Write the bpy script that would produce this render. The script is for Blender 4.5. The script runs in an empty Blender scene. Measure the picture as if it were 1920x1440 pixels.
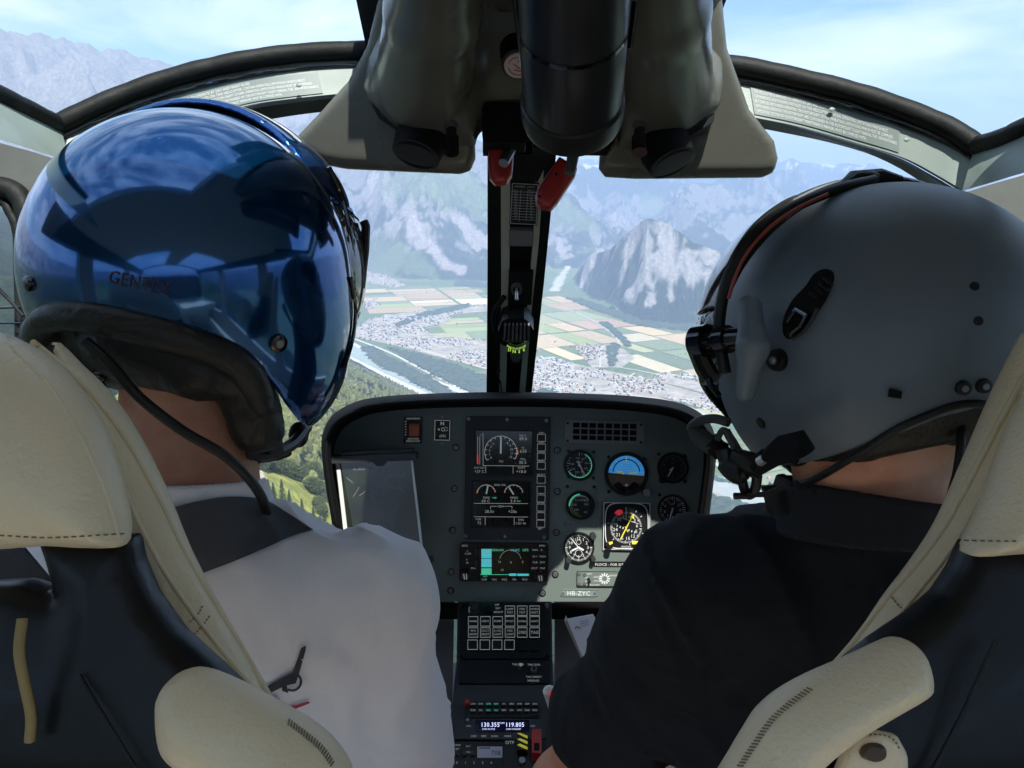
import bpy, bmesh, math, random
import numpy as np
from mathutils import Vector, Matrix
R = math.radians
rng = np.random.RandomState(7)
random.seed(7)
S = bpy.context.scene
COL = S.collection

# ------------------------------------------------------------------ camera, world, sun, exposure
PITCH = R(14.2); F_PX = 1500.0
SP, CP = math.sin(PITCH), math.cos(PITCH)
cam = bpy.data.cameras.new('camera'); camo = bpy.data.objects.new('camera', cam); COL.objects.link(camo)
camo.location = (0, 0, 0); camo.rotation_euler = (R(90) - PITCH, 0, 0)
cam.sensor_width = 36; cam.lens = 36 * F_PX / 1920
cam.clip_start = 0.02; cam.clip_end = 200000
S.camera = camo
S.view_settings.view_transform = 'Standard'; S.view_settings.look = 'None'
S.view_settings.gamma = 1; S.view_settings.use_curve_mapping = False
S.view_settings.exposure = 2.1
SUN_EL, SUN_AZ = R(57.9), R(14)            # azimuth: to the right of straight behind
SUNV = Vector((math.sin(SUN_AZ) * math.cos(SUN_EL), -math.cos(SUN_AZ) * math.cos(SUN_EL), math.sin(SUN_EL)))
sl = bpy.data.lights.new('sun', 'SUN'); sl.energy = 2.3; sl.angle = R(0.5); sl.color = (1.0, 0.95, 0.87)
so = bpy.data.objects.new('sun', sl); COL.objects.link(so)
so.rotation_euler = (-SUNV).to_track_quat('-Z', 'Y').to_euler(); so.location = (0, 0, 50)
w = bpy.data.worlds.new('World'); S.world = w; w.use_nodes = True
nt = w.node_tree; nt.nodes.clear()
def nn(nt, t, **k):
    n = nt.nodes.new(t)
    for a, b in k.items(): setattr(n, a, b)
    return n
out = nn(nt, 'ShaderNodeOutputWorld'); bg = nn(nt, 'ShaderNodeBackground')
sky = nn(nt, 'ShaderNodeTexSky', sky_type='NISHITA', sun_disc=False)
sky.sun_elevation = SUN_EL; sky.sun_rotation = math.pi - SUN_AZ
sky.altitude = 1500; sky.air_density = 1.0; sky.dust_density = 1.2
tc = nn(nt, 'ShaderNodeTexCoord'); mp = nn(nt, 'ShaderNodeMapping'); mp.inputs['Scale'].default_value = (1.6, 2.2, 7.0)
mp.inputs['Rotation'].default_value = (0, R(14), R(20))
nz = nn(nt, 'ShaderNodeTexNoise'); nz.inputs['Scale'].default_value = 1.7; nz.inputs['Detail'].default_value = 9; nz.inputs['Roughness'].default_value = .55
nz.inputs['Distortion'].default_value = .5
mr = nn(nt, 'ShaderNodeMapRange'); mr.inputs['From Min'].default_value = .42; mr.inputs['From Max'].default_value = .68
mr.inputs['To Min'].default_value = 0.05; mr.inputs['To Max'].default_value = .9
mx = nn(nt, 'ShaderNodeMix', data_type='RGBA'); mx.inputs[7].default_value = (6.6, 7.2, 7.6, 1)
hs = nn(nt, 'ShaderNodeHueSaturation'); hs.inputs['Saturation'].default_value = 1.2; hs.inputs['Value'].default_value = .86; hs.inputs['Hue'].default_value = .485
L = nt.links
L.new(tc.outputs['Generated'], mp.inputs[0]); L.new(mp.outputs[0], nz.inputs[0]); L.new(nz.outputs[0], mr.inputs[0])
L.new(mr.outputs[0], mx.inputs[0]); L.new(sky.outputs[0], hs.inputs['Color']); L.new(hs.outputs[0], mx.inputs[6]); L.new(mx.outputs[2], bg.inputs[0])
bg.inputs[1].default_value = 0.055; L.new(bg.outputs[0], out.inputs[0])
cy = S.cycles
cy.use_denoising = True; cy.denoiser = 'OPENIMAGEDENOISE'
cy.max_bounces = 9; cy.diffuse_bounces = 5; cy.glossy_bounces = 4; cy.transparent_max_bounces = 24; cy.transmission_bounces = 6
cy.volume_bounces = 3; cy.caustics_reflective = False; cy.caustics_refractive = False; cy.sample_clamp_indirect = 6
cy.use_adaptive_sampling = True; cy.adaptive_threshold = 0.01

# ------------------------------------------------------------------ frames of reference
# cockpit geometry is measured as metres right / up / ahead of the camera's own tilt, then turned into world metres
def W(c):
    c = np.asarray(c, float).reshape(-1, 3)
    return np.stack([c[:, 0], c[:, 1] * SP + c[:, 2] * CP, c[:, 1] * CP - c[:, 2] * SP], 1)
def CF(wp):                                # world -> tilted frame
    wp = np.asarray(wp, float).reshape(-1, 3)
    return np.stack([wp[:, 0], wp[:, 1] * SP + wp[:, 2] * CP, wp[:, 1] * CP - wp[:, 2] * SP], 1)
def P(u, v, d): return np.array([(u - 960) / F_PX * d, (720 - v) / F_PX * d, d])

# ------------------------------------------------------------------ materials
MATS = {}
def mat(name, col, rough=.5, metal=0, coat=0, bump=0, bscale=200, var=0, vscale=30, emis=None, estr=0, spec=.5, bdet=4, col2=None, sheen=0, aniso=None):
    if name in MATS: return MATS[name]
    m = bpy.data.materials.new(name); m.use_nodes = True; t = m.node_tree; b = t.nodes['Principled BSDF']
    b.inputs['Base Color'].default_value = (*col, 1); b.inputs['Roughness'].default_value = rough; b.inputs['Metallic'].default_value = metal
    b.inputs['Coat Weight'].default_value = coat; b.inputs['Coat Roughness'].default_value = .03; b.inputs['Specular IOR Level'].default_value = spec
    b.inputs['Sheen Weight'].default_value = sheen
    if emis: b.inputs['Emission Color'].default_value = (*emis, 1); b.inputs['Emission Strength'].default_value = estr
    tc = nn(t, 'ShaderNodeTexCoord')
    if bump:
        z = nn(t, 'ShaderNodeTexNoise'); z.inputs['Scale'].default_value = bscale; z.inputs['Detail'].default_value = bdet
        bp = nn(t, 'ShaderNodeBump'); bp.inputs['Strength'].default_value = bump; bp.inputs['Distance'].default_value = .002
        if aniso:
            mpp = nn(t, 'ShaderNodeMapping'); mpp.inputs['Scale'].default_value = aniso; t.links.new(tc.outputs['Object'], mpp.inputs[0]); t.links.new(mpp.outputs[0], z.inputs[0])
        else: t.links.new(tc.outputs['Object'], z.inputs[0])
        t.links.new(z.outputs[0], bp.inputs['Height']); t.links.new(bp.outputs[0], b.inputs['Normal'])
    if var or col2:
        z = nn(t, 'ShaderNodeTexNoise'); z.inputs['Scale'].default_value = vscale; z.inputs['Detail'].default_value = 6
        r = nn(t, 'ShaderNodeMapRange'); r.inputs['From Min'].default_value = .35; r.inputs['From Max'].default_value = .65
        mxx = nn(t, 'ShaderNodeMix', data_type='RGBA')
        c2 = col2 or tuple(max(0, x * (1 - var)) for x in col)
        mxx.inputs[6].default_value = (*col, 1); mxx.inputs[7].default_value = (*c2, 1)
        t.links.new(tc.outputs['Object'], z.inputs[0]); t.links.new(z.outputs[0], r.inputs[0]); t.links.new(r.outputs[0], mxx.inputs[0]); t.links.new(mxx.outputs[2], b.inputs['Base Color'])
        rr = nn(t, 'ShaderNodeMapRange'); rr.inputs['To Min'].default_value = max(0, rough - .06); rr.inputs['To Max'].default_value = min(1, rough + .08)
        t.links.new(z.outputs[0], rr.inputs[0]); t.links.new(rr.outputs[0], b.inputs['Roughness'])
    MATS[name] = m
    return m
def glass_mat(name, tint, refl, rough=.01):
    m = bpy.data.materials.new(name); m.use_nodes = True; t = m.node_tree; t.nodes.clear()
    o = nn(t, 'ShaderNodeOutputMaterial'); a = nn(t, 'ShaderNodeBsdfTransparent'); a.inputs[0].default_value = (*tint, 1)
    g = nn(t, 'ShaderNodeBsdfGlossy'); g.inputs['Roughness'].default_value = rough
    x = nn(t, 'ShaderNodeMixShader'); x.inputs[0].default_value = refl
    t.links.new(a.outputs[0], x.inputs[1]); t.links.new(g.outputs[0], x.inputs[2]); t.links.new(x.outputs[0], o.inputs[0])
    MATS[name] = m
    return m
M = dict(
 mint=mat('mint paint', (.24, .30, .27), .42, bump=.05, bscale=300, var=.22, vscale=14),
 olive=mat('olive grey paint', (.075, .082, .072), .5, bump=.06, bscale=400, var=.2, vscale=20),
 seal=mat('black window seal', (.007, .009, .008), .6, spec=.25, bump=.4, bscale=120, var=.5, vscale=25),
 console=mat('console paint', (.125, .130, .110), .25, bump=.06, bscale=500, var=.12, vscale=12),
 black=mat('black plastic', (.010, .010, .011), .38, spec=.3, bump=.04, bscale=600),
 matte=mat('matte black', (.007, .007, .008), .75, spec=.12, bump=.2, bscale=500),
 tube=mat('black tube', (.016, .017, .018), .28, bump=.05, bscale=80, aniso=(1, 1, .05)),
 panel=mat('panel paint', (.125, .155, .138), .5, bump=.12, bscale=900, var=.1, vscale=20),
 hood=mat('glareshield', (.004, .004, .004), .8, spec=.12, bump=.35, bscale=700),
 bezel=mat('bezel', (.028, .030, .033), .5, spec=.3, bump=.1, bscale=800),
 screen=mat('screen glass', (.002, .003, .002), .12),
 white=mat('white marking', (.62, .64, .62), .5),
 lit=mat('lit marking', (.34, .35, .33), .5, emis=(.8, .85, .78), estr=.045),
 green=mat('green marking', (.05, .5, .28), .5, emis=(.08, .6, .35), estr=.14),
 cyan=mat('cyan marking', (.05, .35, .4), .5, emis=(.05, .45, .5), estr=.2),
 amber=mat('amber marking', (.6, .28, .03), .5, emis=(.8, .35, .05), estr=.1),
 redm=mat('red marking', (.55, .03, .03), .5, emis=(.7, .03, .04), estr=.10),
 yellow=mat('yellow marking', (.62, .55, .05), .5, emis=(.8, .7, .05), estr=.05),
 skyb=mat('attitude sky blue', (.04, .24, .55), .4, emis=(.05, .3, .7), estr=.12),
 brown=mat('attitude ground brown', (.12, .07, .035), .5),
 dial=mat('dial face', (.012, .012, .014), .3),
 metal=mat('dull steel', (.42, .43, .44), .35, metal=1, bump=.1, bscale=900),
 screw=mat('screw grey', (.22, .23, .24), .4, metal=.7),
 grille=mat('grille grey', (.19, .185, .19), .5, bump=.1, bscale=600),
 red=mat('red paint', (.36, .020, .018), .33, bump=.06, bscale=300, var=.25, vscale=60),
 orange=mat('orange guard', (.5, .09, .015), .4),
 blue=mat('blue helmet paint', (.003, .078, .255), .11, metal=.85, coat=1.0),
 dkblue=mat('dark blue visor cover', (.012, .08, .28), .1, metal=.8, coat=1.0),
 smoke=mat('smoky visor', (.10, .095, .09), .10, metal=.3, coat=.6),
 gloss=mat('gloss black', (.006, .006, .008), .10, coat=.5),
 grey=mat('grey helmet paint', (.118, .150, .180), .40, bump=.14, bscale=1500, var=.16, vscale=13),
 leather=mat('black leather', (.012, .012, .011), .42, spec=.35, bump=.25, bscale=500, var=.2, vscale=40),
 skin=mat('skin', (.60, .30, .19), .55, bump=.35, bscale=520, col2=(.52, .21, .125), vscale=34),
 tshirt=mat('light grey jersey', (.80, .765, .80), .9, bump=.6, bscale=1600, sheen=.2),
 dshirt=mat('black jersey', (.006, .0075, .011), .9, bump=.5, bscale=1400, spec=.35),
 collar=mat('black rib', (.007, .008, .011), .9, bump=.5, bscale=900),
 strap=mat('charcoal webbing', (.050, .053, .066), .75, bump=.6, bscale=500, aniso=(1, .2, 3)),
 cream=mat('cream leather', (.80, .68, .48), .36, bump=.40, bscale=420, col2=(.74, .62, .42), vscale=9),
 creamd=mat('cream stitching', (.20, .17, .12), .8),
 shell=mat('black seat shell', (.005, .006, .008), .33, spec=.3, bump=.10, bscale=900, var=.3, vscale=12),
 trouser=mat('navy trousers', (.015, .018, .03), .9, bump=.4, bscale=700),
 paper=mat('paper', (.72, .73, .80), .7),
 ink=mat('ink', (.02, .02, .03), .7),
 floor=mat('cabin floor', (.16, .15, .155), .8, bump=.3, bscale=300, var=.2, vscale=12),
 liner=mat('cabin liner', (.56, .52, .45), .8, bump=.2, bscale=200),
 placard=mat('placard film', (.16, .20, .19), .35),
 placardk=mat('black placard', (.010, .010, .011), .4),
 redink=mat('red ink', (.5, .03, .05), .6),
 button=mat('white button', (.55, .52, .53), .5),
)
def folds(k, sc, st, dist, asp=(1, .45, 1)):
    t = M[k].node_tree; b = t.nodes['Principled BSDF']; old = b.inputs['Normal'].links[0].from_node
    tcn = nn(t, 'ShaderNodeTexCoord'); mpn = nn(t, 'ShaderNodeMapping'); mpn.inputs['Scale'].default_value = asp; mpn.inputs['Rotation'].default_value = (.3, .5, .4); z = nn(t, 'ShaderNodeTexNoise'); z.inputs['Scale'].default_value = sc; z.inputs['Detail'].default_value = 3; z.inputs['Distortion'].default_value = 1.2
    bp = nn(t, 'ShaderNodeBump'); bp.inputs['Strength'].default_value = st; bp.inputs['Distance'].default_value = dist
    t.links.new(tcn.outputs['Object'], mpn.inputs[0]); t.links.new(mpn.outputs[0], z.inputs[0]); t.links.new(z.outputs[0], bp.inputs['Height']); t.links.new(old.outputs[0], bp.inputs['Normal']); t.links.new(bp.outputs[0], b.inputs['Normal'])
folds('tshirt', 8, .38, .030); folds('dshirt', 8, .6, .035); folds('cream', 22, .35, .008); folds('leather', 26, .5, .010); folds('strap', 30, .2, .004)
M['glass'] = glass_mat('acrylic pane', (.97, .98, .985), .025)
M['lens'] = glass_mat('lens', (.95, .95, .95), .04)

# ------------------------------------------------------------------ object helpers
def tag(o, label, cat, group=None, kind=None):
    if label: o['label'] = label
    if cat: o['category'] = cat
    if group: o['group'] = group
    if kind: o['kind'] = kind
    return o
def thing(name, label, cat, loc=(0, 0, 0), group=None):
    o = bpy.data.objects.new(name, None); COL.objects.link(o); o.location = loc; o.empty_display_size = .05
    return tag(o, label, cat, group)
def wloc(o):
    p = Vector((0, 0, 0))
    while o is not None: p += o.location; o = o.parent
    return p
def link(name, vw, faces, m, parent=None, sharp=35, flat=False, closed=False, label=None):
    me = bpy.data.meshes.new(name)
    vw = np.asarray(vw, float)
    if parent is not None: loc = np.zeros(3); off = np.array(wloc(parent))
    else: loc = (vw.min(0) + vw.max(0)) / 2; off = loc
    v = vw - off
    me.from_pydata(v.tolist(), [], faces if isinstance(faces, list) else faces.tolist())
    if closed:
        f = np.asarray(faces); a, b, c = v[f[:, 0]], v[f[:, 1]], v[f[:, 2]]
        vol = np.einsum('ij,ij->i', a, np.cross(b, c)).sum()
        if f.shape[1] == 4:
            d = v[f[:, 3]]; vol += np.einsum('ij,ij->i', a, np.cross(c, d)).sum()
        if vol < 0: me.flip_normals()
    else:
        bm = bmesh.new(); bm.from_mesh(me); bmesh.ops.recalc_face_normals(bm, faces=bm.faces); bm.to_mesh(me); bm.free()
    if not flat:
        me.shade_smooth()
        if not closed: me.set_sharp_from_angle(angle=R(sharp))
    ms = m if isinstance(m, (list, tuple)) else [m]
    for x in ms: me.materials.append(x)
    o = bpy.data.objects.new(name, me); COL.objects.link(o)
    if parent is not None: o.parent = parent
    else: o.location = loc
    if label: o['label'] = label
    return o

# text as flat outlines
_TX = {}
def text2d(s):
    if s in _TX: return _TX[s]
    cu = bpy.data.curves.new('t', 'FONT'); cu.body = s; cu.resolution_u = 2; cu.size = 1.0; cu.space_character = 1.06
    o = bpy.data.objects.new('t', cu); COL.objects.link(o)
    dg = bpy.context.evaluated_depsgraph_get(); me = bpy.data.meshes.new_from_object(o.evaluated_get(dg))
    v = [(x.co.x, x.co.y) for x in me.vertices]; f = [tuple(p.vertices) for p in me.polygons]
    bpy.data.objects.remove(o); bpy.data.meshes.remove(me); bpy.data.curves.remove(cu)
    v = np.array(v) if v else np.zeros((0, 2))
    _TX[s] = (v, f); return _TX[s]

class Fr:                                    # a flat or curved working face: (u, v) in picture-sized millimetres, t metres towards the eye
    def __init__(s, v0, d0, v1, d1, u0=960, du=0.0):
        s.b = (1 / d1 - 1 / d0) / (v1 - v0); s.a = 1 / d0 - s.b * v0; s.du = du; s.u0 = u0
        p = [s.at(900, v0), s.at(1000, v0), s.at(900, v1)]
        n = np.cross(p[1] - p[0], p[2] - p[0]); n /= np.linalg.norm(n)
        if n[2] > 0: n = -n
        s.n = n
    def at(s, u, v): return P(u, v, 1 / (s.a + s.b * v + s.du * (u - s.u0)))
    def __call__(s, u, v, t=0): return s.at(u, v) + t * s.n
class G:
    def __init__(s): s.v = []; s.f = []
    def add(s, v, f):
        o = len(s.v); s.v += [tuple(x) for x in v]; s.f += [tuple(i + o for i in q) for q in f]
    def prism(s, fr, pts, t0, t1):
        n = len(pts); v = [fr(a, b, t0) for a, b in pts] + [fr(a, b, t1) for a, b in pts]
        f = [tuple(range(n)), tuple(range(2 * n - 1, n - 1, -1))] + [(i, (i + 1) % n, n + (i + 1) % n, n + i) for i in range(n)]
        s.add(v, f)
    def rect(s, fr, u0, v0, u1, v1, t0, t1, rot=0, r=0):
        cu, cv = (u0 + u1) / 2, (v0 + v1) / 2; a, b = (u1 - u0) / 2, (v1 - v0) / 2
        if r:
            pts = []
            for sx, sy, st in ((1, 1, 0), (-1, 1, 90), (-1, -1, 180), (1, -1, 270)):
                for k in range(5):
                    g = R(st + k * 22.5); pts.append((sx * (a - r) + r * math.cos(g), sy * (b - r) + r * math.sin(g)))
        else: pts = [(-a, -b), (a, -b), (a, b), (-a, b)]
        c_, s_ = math.cos(R(rot)), math.sin(R(rot))
        s.prism(fr, [(cu + x * c_ - y * s_, cv + x * s_ + y * c_) for x, y in pts], t0, t1)
    def cyl(s, fr, u, v, r, t0, t1, n=24, r1=None, asp=1):
        r1 = r if r1 is None else r1
        A = [fr(u + r * math.cos(2 * math.pi * k / n), v + asp * r * math.sin(2 * math.pi * k / n), t0) for k in range(n)]
        B = [fr(u + r1 * math.cos(2 * math.pi * k / n), v + asp * r1 * math.sin(2 * math.pi * k / n), t1) for k in range(n)]
        s.add(A + B, [tuple(range(n)), tuple(range(2 * n - 1, n - 1, -1))] + [(i, (i + 1) % n, n + (i + 1) % n, n + i) for i in range(n)])
    def ring(s, fr, u, v, r0, r1, t0, t1, a0=0, a1=360, n=40):
        full = a1 - a0 >= 360; m = n if full else n + 1
        v_ = []
        for k in range(m):
            g = R(a0 + (a1 - a0) * k / n); c, q = math.cos(g), math.sin(g)
            v_ += [fr(u + r0 * c, v + r0 * q, t0), fr(u + r1 * c, v + r1 * q, t0), fr(u + r1 * c, v + r1 * q, t1), fr(u + r0 * c, v + r0 * q, t1)]
        f = []
        for k in range(n):
            a, b = 4 * k, 4 * ((k + 1) % m)
            for j in range(4): f.append((a + j, a + (j + 1) % 4, b + (j + 1) % 4, b + j))
        if not full: f += [(0, 1, 2, 3), (4 * n + 3, 4 * n + 2, 4 * n + 1, 4 * n)]
        s.add(v_, f)
    def line(s, fr, a, b, wd, t0, t1, w1=None):
        w1 = wd if w1 is None else w1
        d = np.array(b, float) - np.array(a, float); l = np.hypot(*d) + 1e-9; n = np.array([-d[1], d[0]]) / l
        a = np.array(a, float); b = np.array(b, float)
        s.prism(fr, [a + n * wd / 2, b + n * w1 / 2, b - n * w1 / 2, a - n * wd / 2], t0, t1)
    def frame(s, fr, u0, v0, u1, v1, wd, t0, t1, rot=0):
        cu, cv = (u0 + u1) / 2, (v0 + v1) / 2; c_, s_ = math.cos(R(rot)), math.sin(R(rot))
        q = [(cu + (x - cu) * c_ - (y - cv) * s_, cv + (x - cu) * s_ + (y - cv) * c_) for x, y in ((u0, v0), (u1, v0), (u1, v1), (u0, v1))]
        for i in range(4): s.line(fr, q[i], q[(i + 1) % 4], wd, t0, t1)
    def ticks(s, fr, u, v, r0, r1, n, wd, t0, t1, a0=0, a1=360):
        for k in range(n):
            g = R(a0 + (a1 - a0) * k / n); s.line(fr, (u + r0 * math.cos(g), v + r0 * math.sin(g)), (u + r1 * math.cos(g), v + r1 * math.sin(g)), wd, t0, t1)
    def text(s, fr, u, v, h, st, t, al='c', rot=0, wmax=None):
        vv, f = text2d(st)
        if not len(vv): return
        x0, x1 = vv[:, 0].min(), vv[:, 0].max(); sc = h / .70
        sx = sc if wmax is None else min(sc, wmax / (x1 - x0)); ox = {'l': x0, 'c': (x0 + x1) / 2, 'r': x1}[al]
        c_, s_ = math.cos(R(rot)), math.sin(R(rot)); pts = []
        for x, y in vv:
            a = (x - ox) * sx; b = -(y - .35) * sc; pts.append(fr(u + a * c_ - b * s_, v + a * s_ + b * c_, t))
        s.add(pts, f)
    def tube(s, pts, r, n=12, cap=True, asp=None):
        pts = [np.asarray(p, float) for p in pts]; m = len(pts); rs = r if hasattr(r, '__len__') else [r] * m
        t = [pts[min(i + 1, m - 1)] - pts[max(i - 1, 0)] for i in range(m)]; t = [x / (np.linalg.norm(x) + 1e-12) for x in t]
        up = np.array([0, 0, 1.]) if abs(t[0][2]) < .9 else np.array([1., 0, 0]); x = np.cross(up, t[0]); x /= np.linalg.norm(x)
        V = []
        for i in range(m):
            x = x - t[i] * np.dot(x, t[i]); x /= np.linalg.norm(x); y = np.cross(t[i], x)
            for k in range(n):
                g = 2 * math.pi * k / n; V.append(pts[i] + rs[i] * (math.cos(g) * x + math.sin(g) * y * (asp or 1)))
        f = [(i * n + k, i * n + (k + 1) % n, (i + 1) * n + (k + 1) % n, (i + 1) * n + k) for i in range(m - 1) for k in range(n)]
        if cap: f += [tuple(range(n)), tuple(range(m * n - 1, (m - 1) * n - 1, -1))]
        s.add(V, f)
    def ball(s, c, r, n=12):
        c = np.asarray(c, float); r = np.broadcast_to(np.asarray(r, float), 3); V = [c + r * (0, 1, 0)]
        for i in range(1, n):
            a = math.pi * i / n
            for k in range(2 * n):
                b = math.pi * k / n; V.append(c + r * (math.sin(a) * math.cos(b), math.cos(a), math.sin(a) * math.sin(b)))
        V.append(c - r * (0, 1, 0)); m = 2 * n; f = []
        for k in range(m): f.append((0, 1 + k, 1 + (k + 1) % m)); f.append((len(V) - 1, 1 + (n - 2) * m + (k + 1) % m, 1 + (n - 2) * m + k))
        for i in range(n - 2):
            for k in range(m): f.append((1 + i * m + k, 1 + i * m + (k + 1) % m, 1 + (i + 1) * m + (k + 1) % m, 1 + (i + 1) * m + k))
        s.add(V, f)
    def slab(s, A, B, off):                  # thick strip between two curves, off = offset vector(s)
        n = len(A); A = np.asarray(A, float); B = np.asarray(B, float); off = np.asarray(off, float)
        V = np.concatenate([A, B, A + off, B + off]); f = []
        for i in range(n - 1):
            f += [(i, i + 1, n + i + 1, n + i), (2 * n + i, 3 * n + i, 3 * n + i + 1, 2 * n + i + 1), (i, 2 * n + i, 2 * n + i + 1, i + 1), (n + i, n + i + 1, 3 * n + i + 1, 3 * n + i)]
        f += [(0, n, 3 * n, 2 * n), (n - 1, 3 * n - 1, 4 * n - 1, 2 * n - 1)]
        s.add(V, f)
    def rod(s, a, b, r, r1=None, n=16): s.tube([a, b], [r, r if r1 is None else r1], n)
    def hexa(s, q):                          # 8 corners: 4 + 4
        s.add(q, [(0, 1, 2, 3), (7, 6, 5, 4), (0, 4, 5, 1), (1, 5, 6, 2), (2, 6, 7, 3), (3, 7, 4, 0)])
    def obj(s, name, m, parent=None, world=False, **k): return link(name, np.array(s.v) if world else W(s.v), s.f, m, parent, **k)

def smooth_pts(pts, n=8, closed=False):      # Catmull-Rom
    p = [np.asarray(x, float) for x in pts]; m = len(p); o = []
    for i in range(m if closed else m - 1):
        a = p[(i - 1) % m] if closed or i > 0 else 2 * p[0] - p[1]; b = p[i]; c = p[(i + 1) % m]
        d = p[(i + 2) % m] if closed or i + 2 < m else 2 * p[-1] - p[-2]
        for k in range(n):
            t = k / n; o.append(.5 * ((2 * b) + (c - a) * t + (2 * a - 5 * b + 4 * c - d) * t * t + (3 * b - a - 3 * c + d) * t ** 3))
    if not closed: o.append(p[-1])
    return o

# ------------------------------------------------------------------ noise and implicit surfaces
def _h(ix, iy, iz, s):
    n = (ix * 374761393 + iy * 668265263 + iz * 2147483647 + s * 974634777) & 0xFFFFFFFF
    n = ((n ^ (n >> 13)) * 1274126177) & 0xFFFFFFFF
    return ((n ^ (n >> 16)) & 0xFFFFFF) / float(0xFFFFFF)
def vnoise(x, y, z=None, s=0):
    z = np.zeros_like(x) if z is None else z
    xi, yi, zi = [np.floor(a).astype(np.int64) for a in (x, y, z)]; fx, fy, fz = x - xi, y - yi, z - zi
    fx, fy, fz = [a * a * a * (a * (a * 6 - 15) + 10) for a in (fx, fy, fz)]
    r = 0
    for i in (0, 1):
        for j in (0, 1):
            for k in (0, 1):
                r = r + _h(xi + i, yi + j, zi + k, s) * (fx if i else 1 - fx) * (fy if j else 1 - fy) * (fz if k else 1 - fz)
    return r * 2 - 1
def fbm(x, y, o=5, s=0, z=None, g=.5):
    r = 0; a = 1; t = 0
    for i in range(o):
        r = r + a * vnoise(x, y, z, s + i); t += a; a *= g; x = x * 2.03 + 5.1; y = y * 2.03 + 1.7; z = None if z is None else z * 2.03
    return r / t
def ridged(x, y, o=5, s=0):
    r = 0; a = 1; t = 0
    for i in range(o):
        r = r + a * (1 - np.abs(vnoise(x, y, None, s + i)) * 2); t += a; a *= .5; x = x * 2.07 + 3.3; y = y * 2.07 + 9.1
    return r / t
def smin(a, b, k): h = np.clip(.5 + .5 * (b - a) / k, 0, 1); return b * (1 - h) + a * h - k * h * (1 - h)
def smax(a, b, k): return -smin(-a, -b, k)
def s_ell(q, c, r):
    r = np.broadcast_to(np.asarray(r, float), 3); p = q - np.asarray(c); k0 = np.linalg.norm(p / r, axis=1); k1 = np.linalg.norm(p / (r * r), axis=1)
    return k0 * (k0 - 1) / (k1 + 1e-9)
def s_cap(q, a, b, ra, rb=None):
    rb = ra if rb is None else rb; a = np.asarray(a, float); b = np.asarray(b, float); ba = b - a; p = q - a
    h = np.clip(p @ ba / (ba @ ba), 0, 1); return np.linalg.norm(p - h[:, None] * ba, axis=1) - (ra + (rb - ra) * h)
def s_box(q, c, hb, r=0, rot=None):
    p = q - np.asarray(c)
    if rot is not None: p = p @ rot
    d = np.abs(p) - (np.asarray(hb) - r); return np.linalg.norm(np.maximum(d, 0), axis=1) + np.minimum(d.max(1), 0) - r
def sd_poly(x, y, pts):
    d = np.full(x.shape, 1e9); s = np.ones(x.shape); n = len(pts); j = n - 1
    for i in range(n):
        ex, ey = pts[j][0] - pts[i][0], pts[j][1] - pts[i][1]; wx, wy = x - pts[i][0], y - pts[i][1]
        t = np.clip((wx * ex + wy * ey) / (ex * ex + ey * ey + 1e-12), 0, 1); d = np.minimum(d, (wx - ex * t) ** 2 + (wy - ey * t) ** 2)
        c1 = y >= pts[i][1]; c2 = y < pts[j][1]; c3 = ex * wy > ey * wx
        s = np.where((c1 & c2 & c3) | (~c1 & ~c2 & ~c3), -s, s); j = i
    return s * np.sqrt(d)
def polyex(pts, d, hw, r, gx=0, gy=0, puff=0, dz=0):       # rounded extrusion of an outline at distance d, sheared in depth; returns sdf
    q2 = [((u - 960) / F_PX * d, (720 - v) / F_PX * d) for u, v in pts]
    cx = sum(a for a, b in q2) / len(q2); cyy = sum(b for a, b in q2) / len(q2)
    def f(q):
        s2 = sd_poly(q[:, 0], q[:, 1], q2); wv = np.abs(q[:, 2] - d - dz - gx * (q[:, 0] - cx) - gy * (q[:, 1] - cyy))
        h = hw + (puff * np.clip(-s2 / .05, 0, 1) if puff else 0)
        a = s2 + r; b = wv - h + r
        return np.minimum(np.maximum(a, b), 0) + np.hypot(np.maximum(a, 0), np.maximum(b, 0)) - r
    return f
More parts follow.
